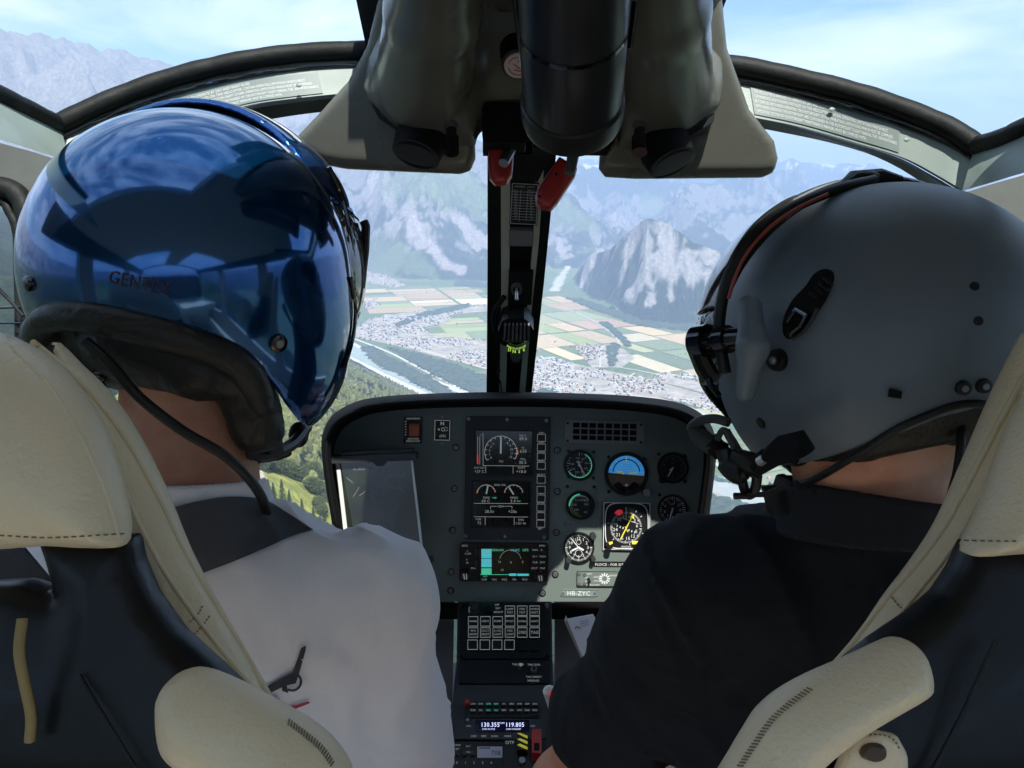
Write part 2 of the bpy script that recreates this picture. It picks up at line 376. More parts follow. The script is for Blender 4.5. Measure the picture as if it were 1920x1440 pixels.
def surfnet(f, lo, hi, h, refine=2):
    lo = np.asarray(lo, float); n = np.ceil((np.asarray(hi) - lo) / h).astype(int) + 1
    ax = [lo[i] + h * np.arange(n[i]) for i in range(3)]
    V = np.empty(n)
    for i in range(n[0]):
        Y, Z = np.meshgrid(ax[1], ax[2], indexing='ij'); V[i] = f(np.stack([np.full(Y.size, ax[0][i]), Y.ravel(), Z.ravel()], 1)).reshape(n[1], n[2])
    I = V < 0; m = n - 1
    acc = np.zeros((*m, 3)); cnt = np.zeros(m)
    for a in range(3):
        sl0 = [slice(None)] * 3; sl1 = [slice(None)] * 3; sl0[a] = slice(0, -1); sl1[a] = slice(1, None)
        v0, v1 = V[tuple(sl0)], V[tuple(sl1)]; cr = (v0 < 0) != (v1 < 0); t = np.where(cr, v0 / (v0 - v1 + 1e-20), 0)
        o = [x for x in range(3) if x != a]
        for i in (0, 1):
            for j in (0, 1):
                s = [None] * 3; s[a] = slice(None); s[o[0]] = slice(i, i + m[o[0]]); s[o[1]] = slice(j, j + m[o[1]]); s = tuple(s)
                c = cr[s]; cnt += c; acc[..., a] += np.where(c, t[s], 0); acc[..., o[0]] += c * i; acc[..., o[1]] += c * j
    mk = cnt > 0; idx = -np.ones(m, int); idx[mk] = np.arange(mk.sum())
    ijk = np.argwhere(mk); vv = lo + h * (ijk + acc[mk] / cnt[mk][:, None])
    F = []
    for a in range(3):
        o = [(a + 1) % 3, (a + 2) % 3]
        sl0 = [slice(1, -1)] * 3; sl1 = [slice(1, -1)] * 3; sl0[a] = slice(0, -1); sl1[a] = slice(1, None)
        cr = I[tuple(sl0)] != I[tuple(sl1)]; e = np.argwhere(cr)
        e[:, o[0]] += 1; e[:, o[1]] += 1
        ins = I[tuple(e.T)]
        def cell(d0, d1):
            c = e.copy(); c[:, o[0]] -= d0; c[:, o[1]] -= d1; return idx[tuple(c.T)]
        q = np.stack([cell(1, 1), cell(0, 1), cell(0, 0), cell(1, 0)], 1); q[ins] = q[ins][:, ::-1]; F.append(q)
    F = np.concatenate(F); F = F[(F >= 0).all(1)]
    e = h * .1
    for _ in range(refine):
        d = f(vv); g = np.stack([f(vv + e * np.eye(3)[k]) - f(vv - e * np.eye(3)[k]) for k in range(3)], 1) / (2 * e)
        st = d[:, None] * g / np.maximum((g * g).sum(1), .05)[:, None]; l = np.linalg.norm(st, axis=1, keepdims=True); vv = vv - st * np.minimum(1, h * .5 / (l + 1e-12))
    return vv, F
def sdf(name, f, lo, hi, h, m, parent=None, **k):
    v, F = surfnet(f, lo, hi, h)
    return link(name, W(v), F, m, parent, closed=True, **k)
def bbox(*pd, pad=.02):
    q = np.array([P(*x) for x in pd]); return q.min(0) - pad, q.max(0) + pad
# ------------------------------------------------------------------ land
H0 = 1000.0
def pdir(u, v):
    x, y = (u - 960) / F_PX, (720 - v) / F_PX; return np.array([x, y * SP + CP, y * CP - SP])
def gp(u, v, z=-H0): d = pdir(u, v); return d[:2] * z / d[2]
def azd(u, v): d = pdir(u, v); return math.degrees(math.atan2(d[0], d[1]))
def prof(rows, r=None):
    """list of (u, v) skyline readings -> azimuths and elevation slopes"""
    a = [(azd(u, v), pdir(u, v)[2] / math.hypot(*pdir(u, v)[:2])) for u, v in rows]; a.sort(); return [x[0] for x in a], [x[1] for x in a]
A_AZ, A_EL = prof([(0, 45), (25, 56), (60, 69), (75, 64), (95, 66), (117, 63), (140, 72), (164, 77), (190, 88), (219, 90), (260, 106), (290, 112), (330, 124), (450, 150), (640, 185), (760, 215), (900, 262), (1000, 330), (1060, 430), (1110, 500)])
A_AZ = [-180, -120, -75, -50] + A_AZ; A_EL = [.02, .10, .16, .15] + A_EL
C_AZ, C_EL = prof([(880, 300), (940, 312), (1000, 322), (1100, 318), (1200, 330), (1340, 335), (1475, 330), (1600, 340), (1700, 343), (1920, 352)])
C_AZ += [45, 90, 180]; C_EL += [.02, .09, .03]
B_AZ, B_EL = prof([(850, 300), (1000, 296), (1200, 300), (1340, 298), (1440, 296), (1467, 299), (1482, 293), (1500, 299), (1523, 304), (1554, 308), (1575, 306), (1617, 311), (1640, 310), (1664, 318), (1695, 330), (1800, 334), (1960, 330)])
D_TOP = [(1055, 546), (1075, 520), (1095, 487), (1110, 476), (1128, 470), (1150, 462), (1165, 447), (1182, 430), (1200, 415), (1212, 409), (1228, 410), (1245, 414), (1262, 424), (1280, 438), (1300, 452), (1320, 460), (1345, 470), (1400, 490), (1480, 540), (1540, 590)]
D_FOOT = [(1040, 548), (1060, 548), (1100, 566), (1150, 588), (1200, 602), (1250, 610), (1340, 612), (1450, 606), (1600, 600)]
D_AZ, D_EL = prof(D_TOP)
df = [(azd(u, v), np.hypot(*gp(u, v))) for u, v in D_FOOT]; DF_AZ, DF_R = [x[0] for x in df], [x[1] for x in df]
FA_AZ = [-180, -60, -35, -20, azd(680, 508), azd(760, 524), azd(915, 530), 1.5, 3.5]; FA_R = [5000, 5200, 6300, 8000, np.hypot(*gp(680, 508)), np.hypot(*gp(760, 524)), np.hypot(*gp(915, 528)), 9000, 10500]
def height(X, Y):
    r = np.hypot(X, Y); az = np.degrees(np.arctan2(X, Y))
    wx = X + 260 * fbm(X / 1500, Y / 1500, 3, 40); wy = Y + 260 * fbm(X / 1500, Y / 1500, 3, 50)
    rd = ridged(wx / 1900, wy / 1900, 6, 3); nf = fbm(X / 420, Y / 420, 5, 9)
    z = np.full(X.shape, -H0)
    def layer(foot, ridge, zr, prof_pow, amp, back=.35, amp2=60):
        s = (r - foot) / (ridge - foot); sc = np.clip(s, 0, 1)
        b = -H0 + (zr + H0) * sc ** prof_pow; b = b - np.clip(r - ridge, 0, None) * back
        env = np.clip(s * 3, 0, 1) * (1 - .75 * np.exp(-((s - 1) / .10) ** 2))
        b = b + env * (amp * (rd - .45) + amp2 * nf) + np.clip(s * 4, 0, 1) * 22 * fbm(X / 90, Y / 90, 4, 21)
        return np.where(s < 0, -H0 - 40, b)
    fo = np.interp(az, FA_AZ, FA_R) + 150 * fbm(az / 3, az * 0, 3, 5); ri = fo + 3800
    z = np.maximum(z, np.where(az < 6, layer(fo, ri, np.interp(az, A_AZ, A_EL) * ri, .95, 820, amp2=150), -2000))
    fo = np.interp(az, [-180, -2, 1.5, 3, 6, 10, 20, 40, 90, 180], [9000, 12500, 11000, 9300, 9600, 10500, 11500, 9000, 6000, 5000]) + 300 * fbm(az / 3, az * 0, 3, 6); ri = fo + 7000
    z = np.maximum(z, np.where(az > -14, layer(fo, ri, np.interp(az, C_AZ, C_EL) * ri, .9, 1000, .12, 120), -2000))
    z = np.maximum(z, np.where(az > -20, layer(19000 + 0 * r, 27000 + 0 * r, np.interp(az, B_AZ, B_EL) * 27000, 1.0, 500, .3, 120), -2000))
    fo = np.interp(az, DF_AZ, DF_R) + 60 * fbm(az / 1.2, az * 0, 3, 7); ri = fo + 1250; top = np.interp(az, D_AZ, D_EL) * ri
    s = np.clip((r - fo) / (ri - fo), 0, 1); p = np.where(s < .45, s * .62, .279 + (s - .45) * 1.311)
    gull = .55 * ridged(az * .8 + 3 + .25 * nf, r / 900 + .4 * nf, 4, 31) + .45 * ridged(wx / 330, wy / 330, 4, 32)
    zd = -H0 + (top + H0) * p + np.clip(s * 3, 0, 1) * (1 - .8 * (s > .97)) * (150 * (gull - .5) * (s < 1) + 30 * nf) - np.clip(r - ri, 0, None) * .9
    z = np.maximum(z, np.where((az > DF_AZ[0] - .6) & (az < 24) & (r > fo), zd, -2000))
    # the slope the aircraft is passing, falling to the river
    zn = -132 - .2908 * Y + .482 * -X * 1.0
    zn = zn + 34 * fbm(X / 260, Y / 260, 4, 70) * np.clip((zn + H0) / 120, 0, 1) + 5 * fbm(X / 40, Y / 40, 3, 71)
    zn = np.minimum(zn, -95 + 30 * fbm(X / 300, Y / 300, 3, 72))
    zn = np.where(zn < -H0 + 1, -2000, zn)
    return np.maximum(z, zn)
azs = np.concatenate([np.arange(-180, -46, 2.0), np.arange(-46, 44, .09), np.arange(44, 180, 2.0)])
rs = np.concatenate([np.geomspace(60, 3000, 150)[:-1], np.linspace(3000, 16500, 460)[:-1], np.geomspace(16500, 34000, 70), [37000, 40000]])
AZ, RR = np.meshgrid(np.radians(azs), rs, indexing='ij')
X, Y = RR * np.sin(AZ), RR * np.cos(AZ); Z = height(X.ravel(), Y.ravel()).reshape(X.shape)
Z[:, -1] = -H0; Z[:, -2] = -H0
gx = np.gradient(Z, axis=1) / np.gradient(RR, axis=1); gt = np.gradient(Z, axis=0) / (RR * np.gradient(AZ, axis=0)); slope = np.hypot(gx, gt)
# land cover, laid down by height, steepness and named places on the ground
def blend(c, k, m): return c * (1 - m[..., None]) + np.asarray(k) * m[..., None]
def sm(a, b, x): t = np.clip((x - a) / (b - a), 0, 1); return t * t * (3 - 2 * t)
n1 = fbm(X.ravel() / 500, Y.ravel() / 500, 5, 80).reshape(X.shape); n2 = fbm(X.ravel() / 130, Y.ravel() / 130, 4, 81).reshape(X.shape); n3 = fbm(X.ravel() / 1300, Y.ravel() / 1300, 4, 82).reshape(X.shape)
floor = Z < -H0 + 2
azg = np.degrees(AZ); inD = (azg > DF_AZ[0] - .6) & (azg < 24) & (RR > np.interp(azg, DF_AZ, DF_R) - 50) & (RR < np.interp(azg, DF_AZ, DF_R) + 1500)
C = np.zeros(X.shape + (3,)) + (.020, .034, .024)
C = blend(C, (.032, .048, .026), sm(-.2, .4, n2))
C = blend(C, (.10, .13, .06), sm(.22, .36, n1 + n3 * .35) * sm(.62, .35, slope) * .9)
C = blend(C, (.20, .19, .185), sm(1.3, 1.75, slope + n2 * .55 + n1 * .35) * (RR > 3200))
C = blend(C, (.24, .23, .225), sm(500, 900, Z + n1 * 500) * (RR > 3200) * .75)
C = blend(C, (.75, .77, .8), sm(0.02, .25, n2 + n1 + (Z - 900) / 2500) * (Z > 350) * (RR > 20000))
C = blend(C, (.022, .036, .024), inD * sm(-.05, .22, n2 * .8 + n1 * .5 - (Z + 640) / 900))
C = np.where(floor[..., None], blend(np.zeros(X.shape + (3,)) + (.10, .15, .07), (.15, .18, .085), sm(-.2, .3, n1)), C)
def onland(u, v):                                  # where a sight line meets the land
    d = pdir(u, v); t = np.geomspace(200, 30000, 3000); z = height(d[0] * t, d[1] * t); i = np.argmax(z > d[2] * t); return d[0] * t[i], d[1] * t[i]
def streak(u0, v0, u1, v1, wd, col, k=1.0, e=.5):
    global C
    a = np.array(onland(u0, v0)); b = np.array(onland(u1, v1)); ba = b - a; L2 = ba @ ba + 1
    h = np.clip(((X - a[0]) * ba[0] + (Y - a[1]) * ba[1]) / L2, 0, 1); d = np.hypot(X - a[0] - h * ba[0], Y - a[1] - h * ba[1])
    C = blend(C, col, k * sm(1.0, .45, d / wd + e * n2 + e * .6 * n1))
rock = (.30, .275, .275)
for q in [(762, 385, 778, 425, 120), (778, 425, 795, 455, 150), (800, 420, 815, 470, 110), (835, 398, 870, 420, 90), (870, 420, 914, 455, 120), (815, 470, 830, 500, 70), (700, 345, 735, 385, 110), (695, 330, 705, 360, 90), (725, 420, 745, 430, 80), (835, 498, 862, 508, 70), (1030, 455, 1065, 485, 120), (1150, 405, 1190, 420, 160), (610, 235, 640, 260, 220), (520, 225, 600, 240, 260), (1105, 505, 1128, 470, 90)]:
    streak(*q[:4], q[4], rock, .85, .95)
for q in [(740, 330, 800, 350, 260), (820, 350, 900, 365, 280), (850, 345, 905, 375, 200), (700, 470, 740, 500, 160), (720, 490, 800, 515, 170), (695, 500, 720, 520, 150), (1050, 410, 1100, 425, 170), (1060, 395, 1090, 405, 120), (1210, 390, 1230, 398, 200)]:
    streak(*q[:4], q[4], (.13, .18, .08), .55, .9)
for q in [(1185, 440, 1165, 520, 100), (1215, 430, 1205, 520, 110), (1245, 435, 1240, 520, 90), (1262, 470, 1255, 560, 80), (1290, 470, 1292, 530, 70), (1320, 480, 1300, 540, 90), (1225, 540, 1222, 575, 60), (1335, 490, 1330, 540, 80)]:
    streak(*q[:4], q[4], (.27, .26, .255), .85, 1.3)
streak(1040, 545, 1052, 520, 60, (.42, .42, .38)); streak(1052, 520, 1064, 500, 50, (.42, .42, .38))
# pasture and clearings on the near slope
for q in [(500, 905, 600, 960, 26), (480, 900, 560, 890, 22), (600, 960, 625, 1010, 40), (520, 960, 560, 985, 20)]: streak(*q[:4], q[4], (.235, .255, .075), 1, .12)
for q in [(640, 712, 660, 720, 26), (655, 735, 665, 745, 28), (622, 760, 628, 768, 16), (560, 790, 575, 800, 16)]: streak(*q[:4], q[4], (.22, .23, .09), .9, .2)
for q in [(487, 885, 494, 905, 3.4), (494, 905, 498, 925, 3.4), (540, 950, 552, 960, 2.6), (575, 968, 592, 980, 2.6)]: streak(*q[:4], q[4], (.5, .48, .40), 1, .05)
nA, nR = X.shape
idx = np.arange(nA * nR).reshape(nA, nR)
F = np.stack([idx[:-1, :-1], idx[1:, :-1], idx[1:, 1:], idx[:-1, 1:]], -1).reshape(-1, 4)
me = bpy.data.meshes.new('terrain'); me.vertices.add(nA * nR); me.vertices.foreach_set('co', np.stack([X, Y, Z], -1).ravel())
me.loops.add(F.size); me.loops.foreach_set('vertex_index', F.ravel()[::1]); me.polygons.add(len(F)); me.polygons.foreach_set('loop_start', np.arange(len(F)) * 4); me.polygons.foreach_set('loop_total', np.full(len(F), 4))
me.update(calc_edges=True); me.flip_normals(); me.shade_smooth()
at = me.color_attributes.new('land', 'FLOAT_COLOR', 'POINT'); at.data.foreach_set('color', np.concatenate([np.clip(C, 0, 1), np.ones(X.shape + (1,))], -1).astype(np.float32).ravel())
ter = bpy.data.objects.new('terrain', me); COL.objects.link(ter); ter['kind'] = 'structure'; ter['label'] = 'valley floor and hazy mountains below the helicopter'; ter['category'] = 'terrain'
def land_mat(name, attr, sc=.02, amt=.35, bump=0):
    m = bpy.data.materials.new(name); m.use_nodes = True; t = m.node_tree; b = t.nodes['Principled BSDF']; b.inputs['Roughness'].default_value = .95; b.inputs['Specular IOR Level'].default_value = .1
    a = nn(t, 'ShaderNodeAttribute', attribute_name=attr); tcn = nn(t, 'ShaderNodeTexCoord'); z = nn(t, 'ShaderNodeTexNoise'); z.inputs['Scale'].default_value = sc; z.inputs['Detail'].default_value = 8; z.inputs['Roughness'].default_value = .65
    r = nn(t, 'ShaderNodeMapRange'); r.inputs['From Min'].default_value = .3; r.inputs['From Max'].default_value = .7; r.inputs['To Min'].default_value = 1 - amt; r.inputs['To Max'].default_value = 1 + amt
    x = nn(t, 'ShaderNodeVectorMath', operation='SCALE'); t.links.new(tcn.outputs['Object'], z.inputs[0]); t.links.new(z.outputs[0], r.inputs[0]); t.links.new(a.outputs['Color'], x.inputs[0]); t.links.new(r.outputs[0], x.inputs['Scale']); t.links.new(x.outputs[0], b.inputs['Base Color'])
    if bump:
        bp = nn(t, 'ShaderNodeBump'); bp.inputs['Distance'].default_value = bump; t.links.new(z.outputs[0], bp.inputs['Height']); t.links.new(bp.outputs[0], b.inputs['Normal'])
    return m
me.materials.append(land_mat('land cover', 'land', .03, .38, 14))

# --- fields, roads, river: sheets on the valley floor
def sheet(name, polys, cols, z, label, cat, sc=.02, amt=.12):
    v = []; f = []; c = []
    for p, k in zip(polys, cols):
        o = len(v); v += [(a, b, z(o // 4) if callable(z) else z) for a, b in p]; f.append(tuple(range(o, o + len(p)))); c += [k] * len(p)
    m = bpy.data.meshes.new(name); m.from_pydata(v, [], f)
    at = m.color_attributes.new('land', 'FLOAT_COLOR', 'POINT'); at.data.foreach_set('color', np.array([(*k, 1) for k in c], np.float32).ravel())
    m.materials.append(land_mat(name + ' mat', 'land', sc, amt)); o = bpy.data.objects.new(name, m); COL.objects.link(o); o['kind'] = 'structure'; o['label'] = label; o['category'] = cat
    for p_ in m.polygons:
        if p_.normal.z < 0: p_.flip()
    return o
def inpoly(x, y, p): return float(sd_poly(np.array([x]), np.array([y]), p)[0]) < 0
def band(pts, wd):
    q = np.array([gp(*p) for p in pts]); q = np.array(smooth_pts(q, 5)); d = np.gradient(q, axis=0); n = np.stack([-d[:, 1], d[:, 0]], 1); n /= np.linalg.norm(n, axis=1, keepdims=True)
    ws = np.interp(np.arange(len(q)), np.linspace(0, len(q) - 1, len(wd)), wd)[:, None] if hasattr(wd, '__len__') else wd
    a, b = q + n * ws / 2, q - n * ws / 2; return [[a[i], a[i + 1], b[i + 1], b[i]] for i in range(len(q) - 1)]
TOWNP = [[(668, 618), (690, 600), (735, 590), (800, 582), (850, 588), (840, 605), (790, 615), (815, 630), (914, 640), (914, 690), (830, 672), (740, 648), (668, 634)],
         [(1000, 668), (1060, 678), (1110, 690), (1160, 700), (1230, 715), (1300, 735), (1350, 748), (1350, 775), (1240, 745), (1120, 742), (1000, 745)],
         [(1075, 650), (1110, 646), (1170, 655), (1190, 672), (1165, 690), (1110, 690)],
         [(1230, 700), (1290, 704), (1345, 722), (1345, 745), (1290, 730), (1235, 716)],
         [(676, 497), (700, 506), (740, 524), (760, 535), (740, 540), (700, 532), (676, 528)],
         [(680, 567), (700, 560), (712, 572), (690, 584)],
         [(850, 575), (914, 572), (914, 584), (850, 590)]]
TOWN = [[gp(*p) for p in q] for q in TOWNP]
FARM = [(662, 600), (680, 545), (700, 536), (914, 538), (1010, 560), (1040, 556), (1080, 568), (1200, 612), (1300, 628), (1480, 640), (1900, 700), (1900, 1000), (1380, 960), (1330, 790), (1000, 760), (914, 700), (800, 650)]
FARMG = [gp(*p) for p in FARM]
pal_ = [(.40, .31, .19), (.44, .35, .22), (.36, .27, .17), (.15, .185, .10), (.115, .15, .085), (.18, .22, .12), (.24, .28, .12), (.30, .30, .16), (.33, .24, .17), (.38, .30, .20), (.20, .235, .14), (.46, .40, .28)]
pal = [tuple(1.08 * x for x in q) for q in pal_]
P3, C3 = [], []
def split(u0, v0, u1, v1, o, ax, ay, dep):
    a, b = u1 - u0, v1 - v0
    if dep <= 0 or (max(a, b) < 480 and rng.rand() < .4) or max(a, b) < 210:
        c = o + ax * (u0 + u1) / 2 + ay * (v0 + v1) / 2
        if inpoly(c[0], c[1], FARMG) and not any(inpoly(c[0], c[1], t) for t in TOWN) and rng.rand() < .93:
            g = 5; sk = rng.uniform(-14, 14, 4); P3.append([o + ax * (u0 + g) + ay * (v0 + g + sk[0]), o + ax * (u1 - g) + ay * (v0 + g + sk[1]), o + ax * (u1 - g) + ay * (v1 - g + sk[2]), o + ax * (u0 + g) + ay * (v1 - g + sk[3])])
            k = np.array(pal[rng.randint(len(pal))]) * rng.uniform(.85, 1.15); C3.append(tuple(k))
        return
    if a * .62 > b * rng.uniform(.8, 1.2): m = u0 + a * rng.uniform(.35, .65); split(u0, v0, m, v1, o, ax, ay, dep - 1); split(m, v0, u1, v1, o, ax, ay, dep - 1)
    else: m = v0 + b * rng.uniform(.35, .65); split(u0, v0, u1, m, o, ax, ay, dep - 1); split(u0, m, u1, v1, o, ax, ay, dep - 1)
def mosaic(dr, x0, x1):
    ax = np.array(dr) / np.linalg.norm(dr); ay = np.array([-ax[1], ax[0]]); n0 = len(P3)
    for i in range(-9, 9):
        for j in range(-9, 9):
            o = np.array([0., 5200.]); split(i * 800, j * 620, i * 800 + 780, j * 620 + 605, o, ax, ay, 3)
    keep = [k for k in range(n0, len(P3)) if x0 <= np.mean([p[0] for p in P3[k]]) < x1]
    P3[n0:], C3[n0:] = [P3[k] for k in keep], [C3[k] for k in keep]
mosaic((692, -1447), -60, 5000); mosaic((900, 260), -5000, -60)
sheet('farmland', P3, C3, lambda i: -H0 + 1.0 + .12 * (i % 9), 'patchwork of tan and green fields on the valley floor', 'farmland')
sheet('town_ground', [t for t in TOWN], [(.30, .275, .24)] * len(TOWN), -H0 + 2.3, 'pale paved ground under the valley towns', 'town ground', .012, .45)
rd, rc = [], []
for pts, wd, c in [([(655, 617), (754, 645), (830, 668), (914, 692)], 34, (.42, .36, .33)), ([(914, 692), (1010, 715), (1120, 735), (1250, 752), (1350, 790)], 30, (.40, .37, .35)), ([(665, 636), (727, 660), (793, 694), (877, 737)], 20, (.46, .45, .43)),
                   ([(715, 598), (780, 590), (850, 578), (914, 570)], 16, (.4, .38, .36)), ([(1018, 546), (1000, 570), (985, 600)], 14, (.4, .39, .35)), ([(1125, 690), (1130, 650), (1160, 640), (1110, 600), (1050, 575)], 12, (.4, .38, .36)),
                   ([(1165, 690), (1220, 700), (1345, 730)], 14, (.4, .38, .36)), ([(1080, 740), (1150, 725), (1190, 700)], 13, (.4, .38, .36)), ([(914, 600), (820, 612), (760, 625)], 12, (.4, .38, .36)), ([(1330, 860), (1420, 935), (1560, 1000)], 14, (.42, .4, .38))]:
    b = band(pts, wd); rd += b; rc += [c] * len(b)
sheet('road', rd, rc, -H0 + 2.4, 'pale roads and railway crossing the valley', 'road')
b1 = band([(620, 636), (662, 662), (716, 686), (793, 722), (840, 745), (900, 775)], [190, 230, 200, 240, 190]); sheet('river_gravel', b1, [(.50, .48, .45)] * len(b1), -H0 + 1.8, 'pale gravel banks beside the river', 'gravel bank', amt=.25)
b2 = band([(610, 618), (646, 650), (700, 677), (760, 705), (800, 724), (860, 750)], [130, 125, 140, 125, 130]); rv = sheet('river', b2, [(.26, .32, .32)] * len(b2), -H0 + 3.0, 'turquoise river along the valley edge', 'river')
b3 = band([(1325, 905), (1400, 925), (1500, 955), (1700, 1010)], [150, 170, 190]); sheet('river_bend', b3, [(.29, .32, .31)] * len(b3), -H0 + 3.0, 'grey green river bend beyond the grey helmet', 'river')
# woods: lumpy canopies with their own thickness
def wood(name, polys, label, step=22, hh=13, col=(.045, .075, .045)):
    V, Fc = [], []
    for p in polys:
        p = np.array(p); lo, hi = p.min(0), p.max(0); nx, ny = int((hi[0] - lo[0]) / step) + 2, int((hi[1] - lo[1]) / step) + 2
        gx_, gy_ = np.meshgrid(lo[0] + step * np.arange(nx), lo[1] + step * np.arange(ny), indexing='ij'); gx_ = gx_ + rng.uniform(-7, 7, gx_.shape); gy_ = gy_ + rng.uniform(-7, 7, gy_.shape)
        d = sd_poly(gx_.ravel(), gy_.ravel(), p).reshape(gx_.shape) + 18 * fbm(gx_ / 60, gy_ / 60, 2, 3)
        zz = -H0 + np.where(d < 0, hh * rng.uniform(.35, 1.2, d.shape), -2); o = len(V); V += list(np.stack([gx_, gy_, zz], -1).reshape(-1, 3))
        k = np.arange(nx * ny).reshape(nx, ny) + o; keep = (d[:-1, :-1] < step) & (d[1:, 1:] < step)
        q = np.stack([k[:-1, :-1], k[1:, :-1], k[1:, 1:], k[:-1, 1:]], -1)[keep]; Fc += [tuple(int(x) for x in r_) for r_ in q]
    o = link(name, np.array(V), Fc, mat('woodland', col, .95, col2=tuple(x * .45 for x in col), vscale=.05), None, flat=True); o['kind'] = 'stuff'; o['label'] = label; o['category'] = 'woodland'; return o
def G2(q): return [gp(*p) for p in q]
wood('riverside_woodland', [G2([(676, 650), (690, 648), (760, 684), (840, 728), (860, 745), (825, 745), (760, 712), (700, 683)]), G2([(727, 652), (800, 668), (914, 706), (914, 742), (890, 742), (800, 698)]),
     G2([(860, 520), (914, 533), (914, 540), (850, 536)]), G2([(1140, 603), (1170, 632), (1185, 650), (1176, 652), (1150, 628), (1122, 606)]), G2([(735, 610), (800, 585), (880, 570), (882, 576), (800, 595), (745, 615)]),
     G2([(1060, 560), (1110, 580), (1200, 612), (1300, 622), (1340, 625), (1340, 608), (1200, 598), (1090, 560)]), G2([(1138, 655), (1150, 640), (1162, 650), (1150, 690), (1140, 690)]),
     G2([(1330, 890), (1480, 925), (1480, 935), (1330, 900)]), G2([(1330, 925), (1450, 955), (1560, 1060), (1330, 1040)]), G2([(1000, 735), (1025, 728), (1060, 742), (1010, 760)])], 'dark strips of woodland along the river and fields')
# --- buildings
def house_mesh(name, w_, l_, h_, pitch, wall, roof):
    a, b = w_ / 2, l_ / 2; rr = h_ + pitch * a; e = .8
    v = [(-a, -b, 0), (a, -b, 0), (a, b, 0), (-a, b, 0), (-a, -b, h_), (a, -b, h_), (a, b, h_), (-a, b, h_), (0, -b, rr), (0, b, rr), (-a - e, -b - e, h_ - pitch * e), (0, -b - e, rr + .3), (0, b + e, rr + .3), (-a - e, b + e, h_ - pitch * e), (a + e, -b - e, h_ - pitch * e), (a + e, b + e, h_ - pitch * e)]
    f = [(0, 1, 5, 4), (1, 2, 6, 5), (2, 3, 7, 6), (3, 0, 4, 7), (4, 5, 8), (6, 7, 9), (10, 11, 12, 13), (11, 14, 15, 12)]
    m = bpy.data.meshes.new(name); m.from_pydata(v, [], f); m.materials.append(wall); m.materials.append(roof)
    for i in (6, 7): m.polygons[i].material_index = 1
    return m, v, f
wl = [mat('pale render', (.44, .41, .38), .9), mat('white render', (.50, .48, .46), .9)]
rf = [mat('terracotta roof', (.36, .24, .20), .9), mat('grey roof', (.40, .39, .39), .85), mat('pale metal roof', (.44, .44, .45), .6)]
KIND = [(11, 14, 6, .5, 0, 0), (13, 22, 9, .35, 1, 1), (16, 30, 15, .05, 1, 2), (38, 80, 9, .06, 1, 2), (55, 120, 11, .05, 1, 1)]
KIND[3] = (26, 55, 8, .06, 1, 2); KIND[4] = (38, 85, 9, .05, 1, 1)
hm = [house_mesh('house', *k[:4], wl[k[4]], rf[k[5]]) for k in KIND]
spots = []
for ti, t in enumerate(TOWN):
    t = np.array(t); lo, hi = t.min(0), t.max(0); area = (hi - lo).prod(); n = int(area / [300, 400, 450, 650, 700, 700, 900][ti])
    for _ in range(min(n, 6000)):
        x, y = rng.uniform(lo, hi)
        if inpoly(x, y, t) and fbm(np.array([x / 220.]), np.array([y / 220.]), 3, 12)[0] > -.22: spots.append((x, y, ti))
for _ in range(160):
    u, v = rng.uniform(670, 1480), rng.uniform(540, 920); g_ = gp(u, v)
    if inpoly(*g_, FARMG): spots.append((*g_, 9))
spots.sort(key=lambda s: math.hypot(s[0], s[1]))
def kindof(ti): return int(rng.choice(5, p={0: [.56, .28, .15, .01, .00], 1: [.60, .24, .10, .05, .01], 3: [.6, .3, .07, .03, .0]}.get(ti, [.8, .2, 0, 0, 0])))
GL = ['small pitched-roof houses scattered over the valley floor', 'long gabled buildings in the valley town', 'tall flat-roofed apartment blocks in the valley town', 'large pale industrial halls in the valley', 'very long grey-roofed warehouses in the valley']
LB = ['small pale house with terracotta pitched roof in the hazy valley town', 'long pale gabled building with grey roof in the valley town', 'tall white flat-roofed apartment block in the valley town', 'large white industrial hall with pale flat roof in the valley', 'very long warehouse with grey flat roof on the valley floor']
NM = ['house', 'long_house', 'apartment_block', 'industrial_hall', 'warehouse']
VV, FF, MI = [], [], []; ni = 0; info = []
for i, (x, y, ti) in enumerate(spots):
    k = kindof(ti); info.append((x, y, k, (rng.choice([0, 1]) * 90 + 25 + rng.uniform(-9, 9)), rng.uniform(.55, .95)))
# single buildings: those that show largest between the pillars and helmets
def seen(x, y):
    c = CF([[x, y, -H0 + 8]])[0]; u, v = 960 + F_PX * c[0] / c[2], 720 - F_PX * c[1] / c[2]
    return (655 < u < 912 or 1003 < u < 1345) and v < 742
rank = sorted([i for i, s in enumerate(info) if seen(s[0], s[1])], key=lambda i: -(KIND[info[i][2]][0] * KIND[info[i][2]][1]) * info[i][4] ** 2 / (info[i][0] ** 2 + info[i][1] ** 2))[:290]
single = set(rank)
for i, (x, y, k, rot, sc) in enumerate(info):
    a = R(rot); c_, s_ = math.cos(a), math.sin(a)
    if i in single:
        o = bpy.data.objects.new(NM[k], hm[k][0]); COL.objects.link(o); o.location = (x, y, -H0 + 1); o.rotation_euler = (0, 0, a); o.scale = (sc,) * 3; tag(o, LB[k], 'building', GL[k])
    else:
        b = len(VV); VV += [(x + (p[0] * c_ - p[1] * s_) * sc, y + (p[0] * s_ + p[1] * c_) * sc, -H0 + 1 + p[2] * sc) for p in hm[k][1]]; FF += [tuple(q + b for q in f) for f in hm[k][2]]; MI += [[KIND[k][4]] * 6 + [2 + KIND[k][5]] * 2]
m_ = bpy.data.meshes.new('town_buildings'); m_.from_pydata(VV, [], FF)
for q in wl + rf: m_.materials.append(q)
m_.polygons.foreach_set('material_index', np.array(MI).ravel())
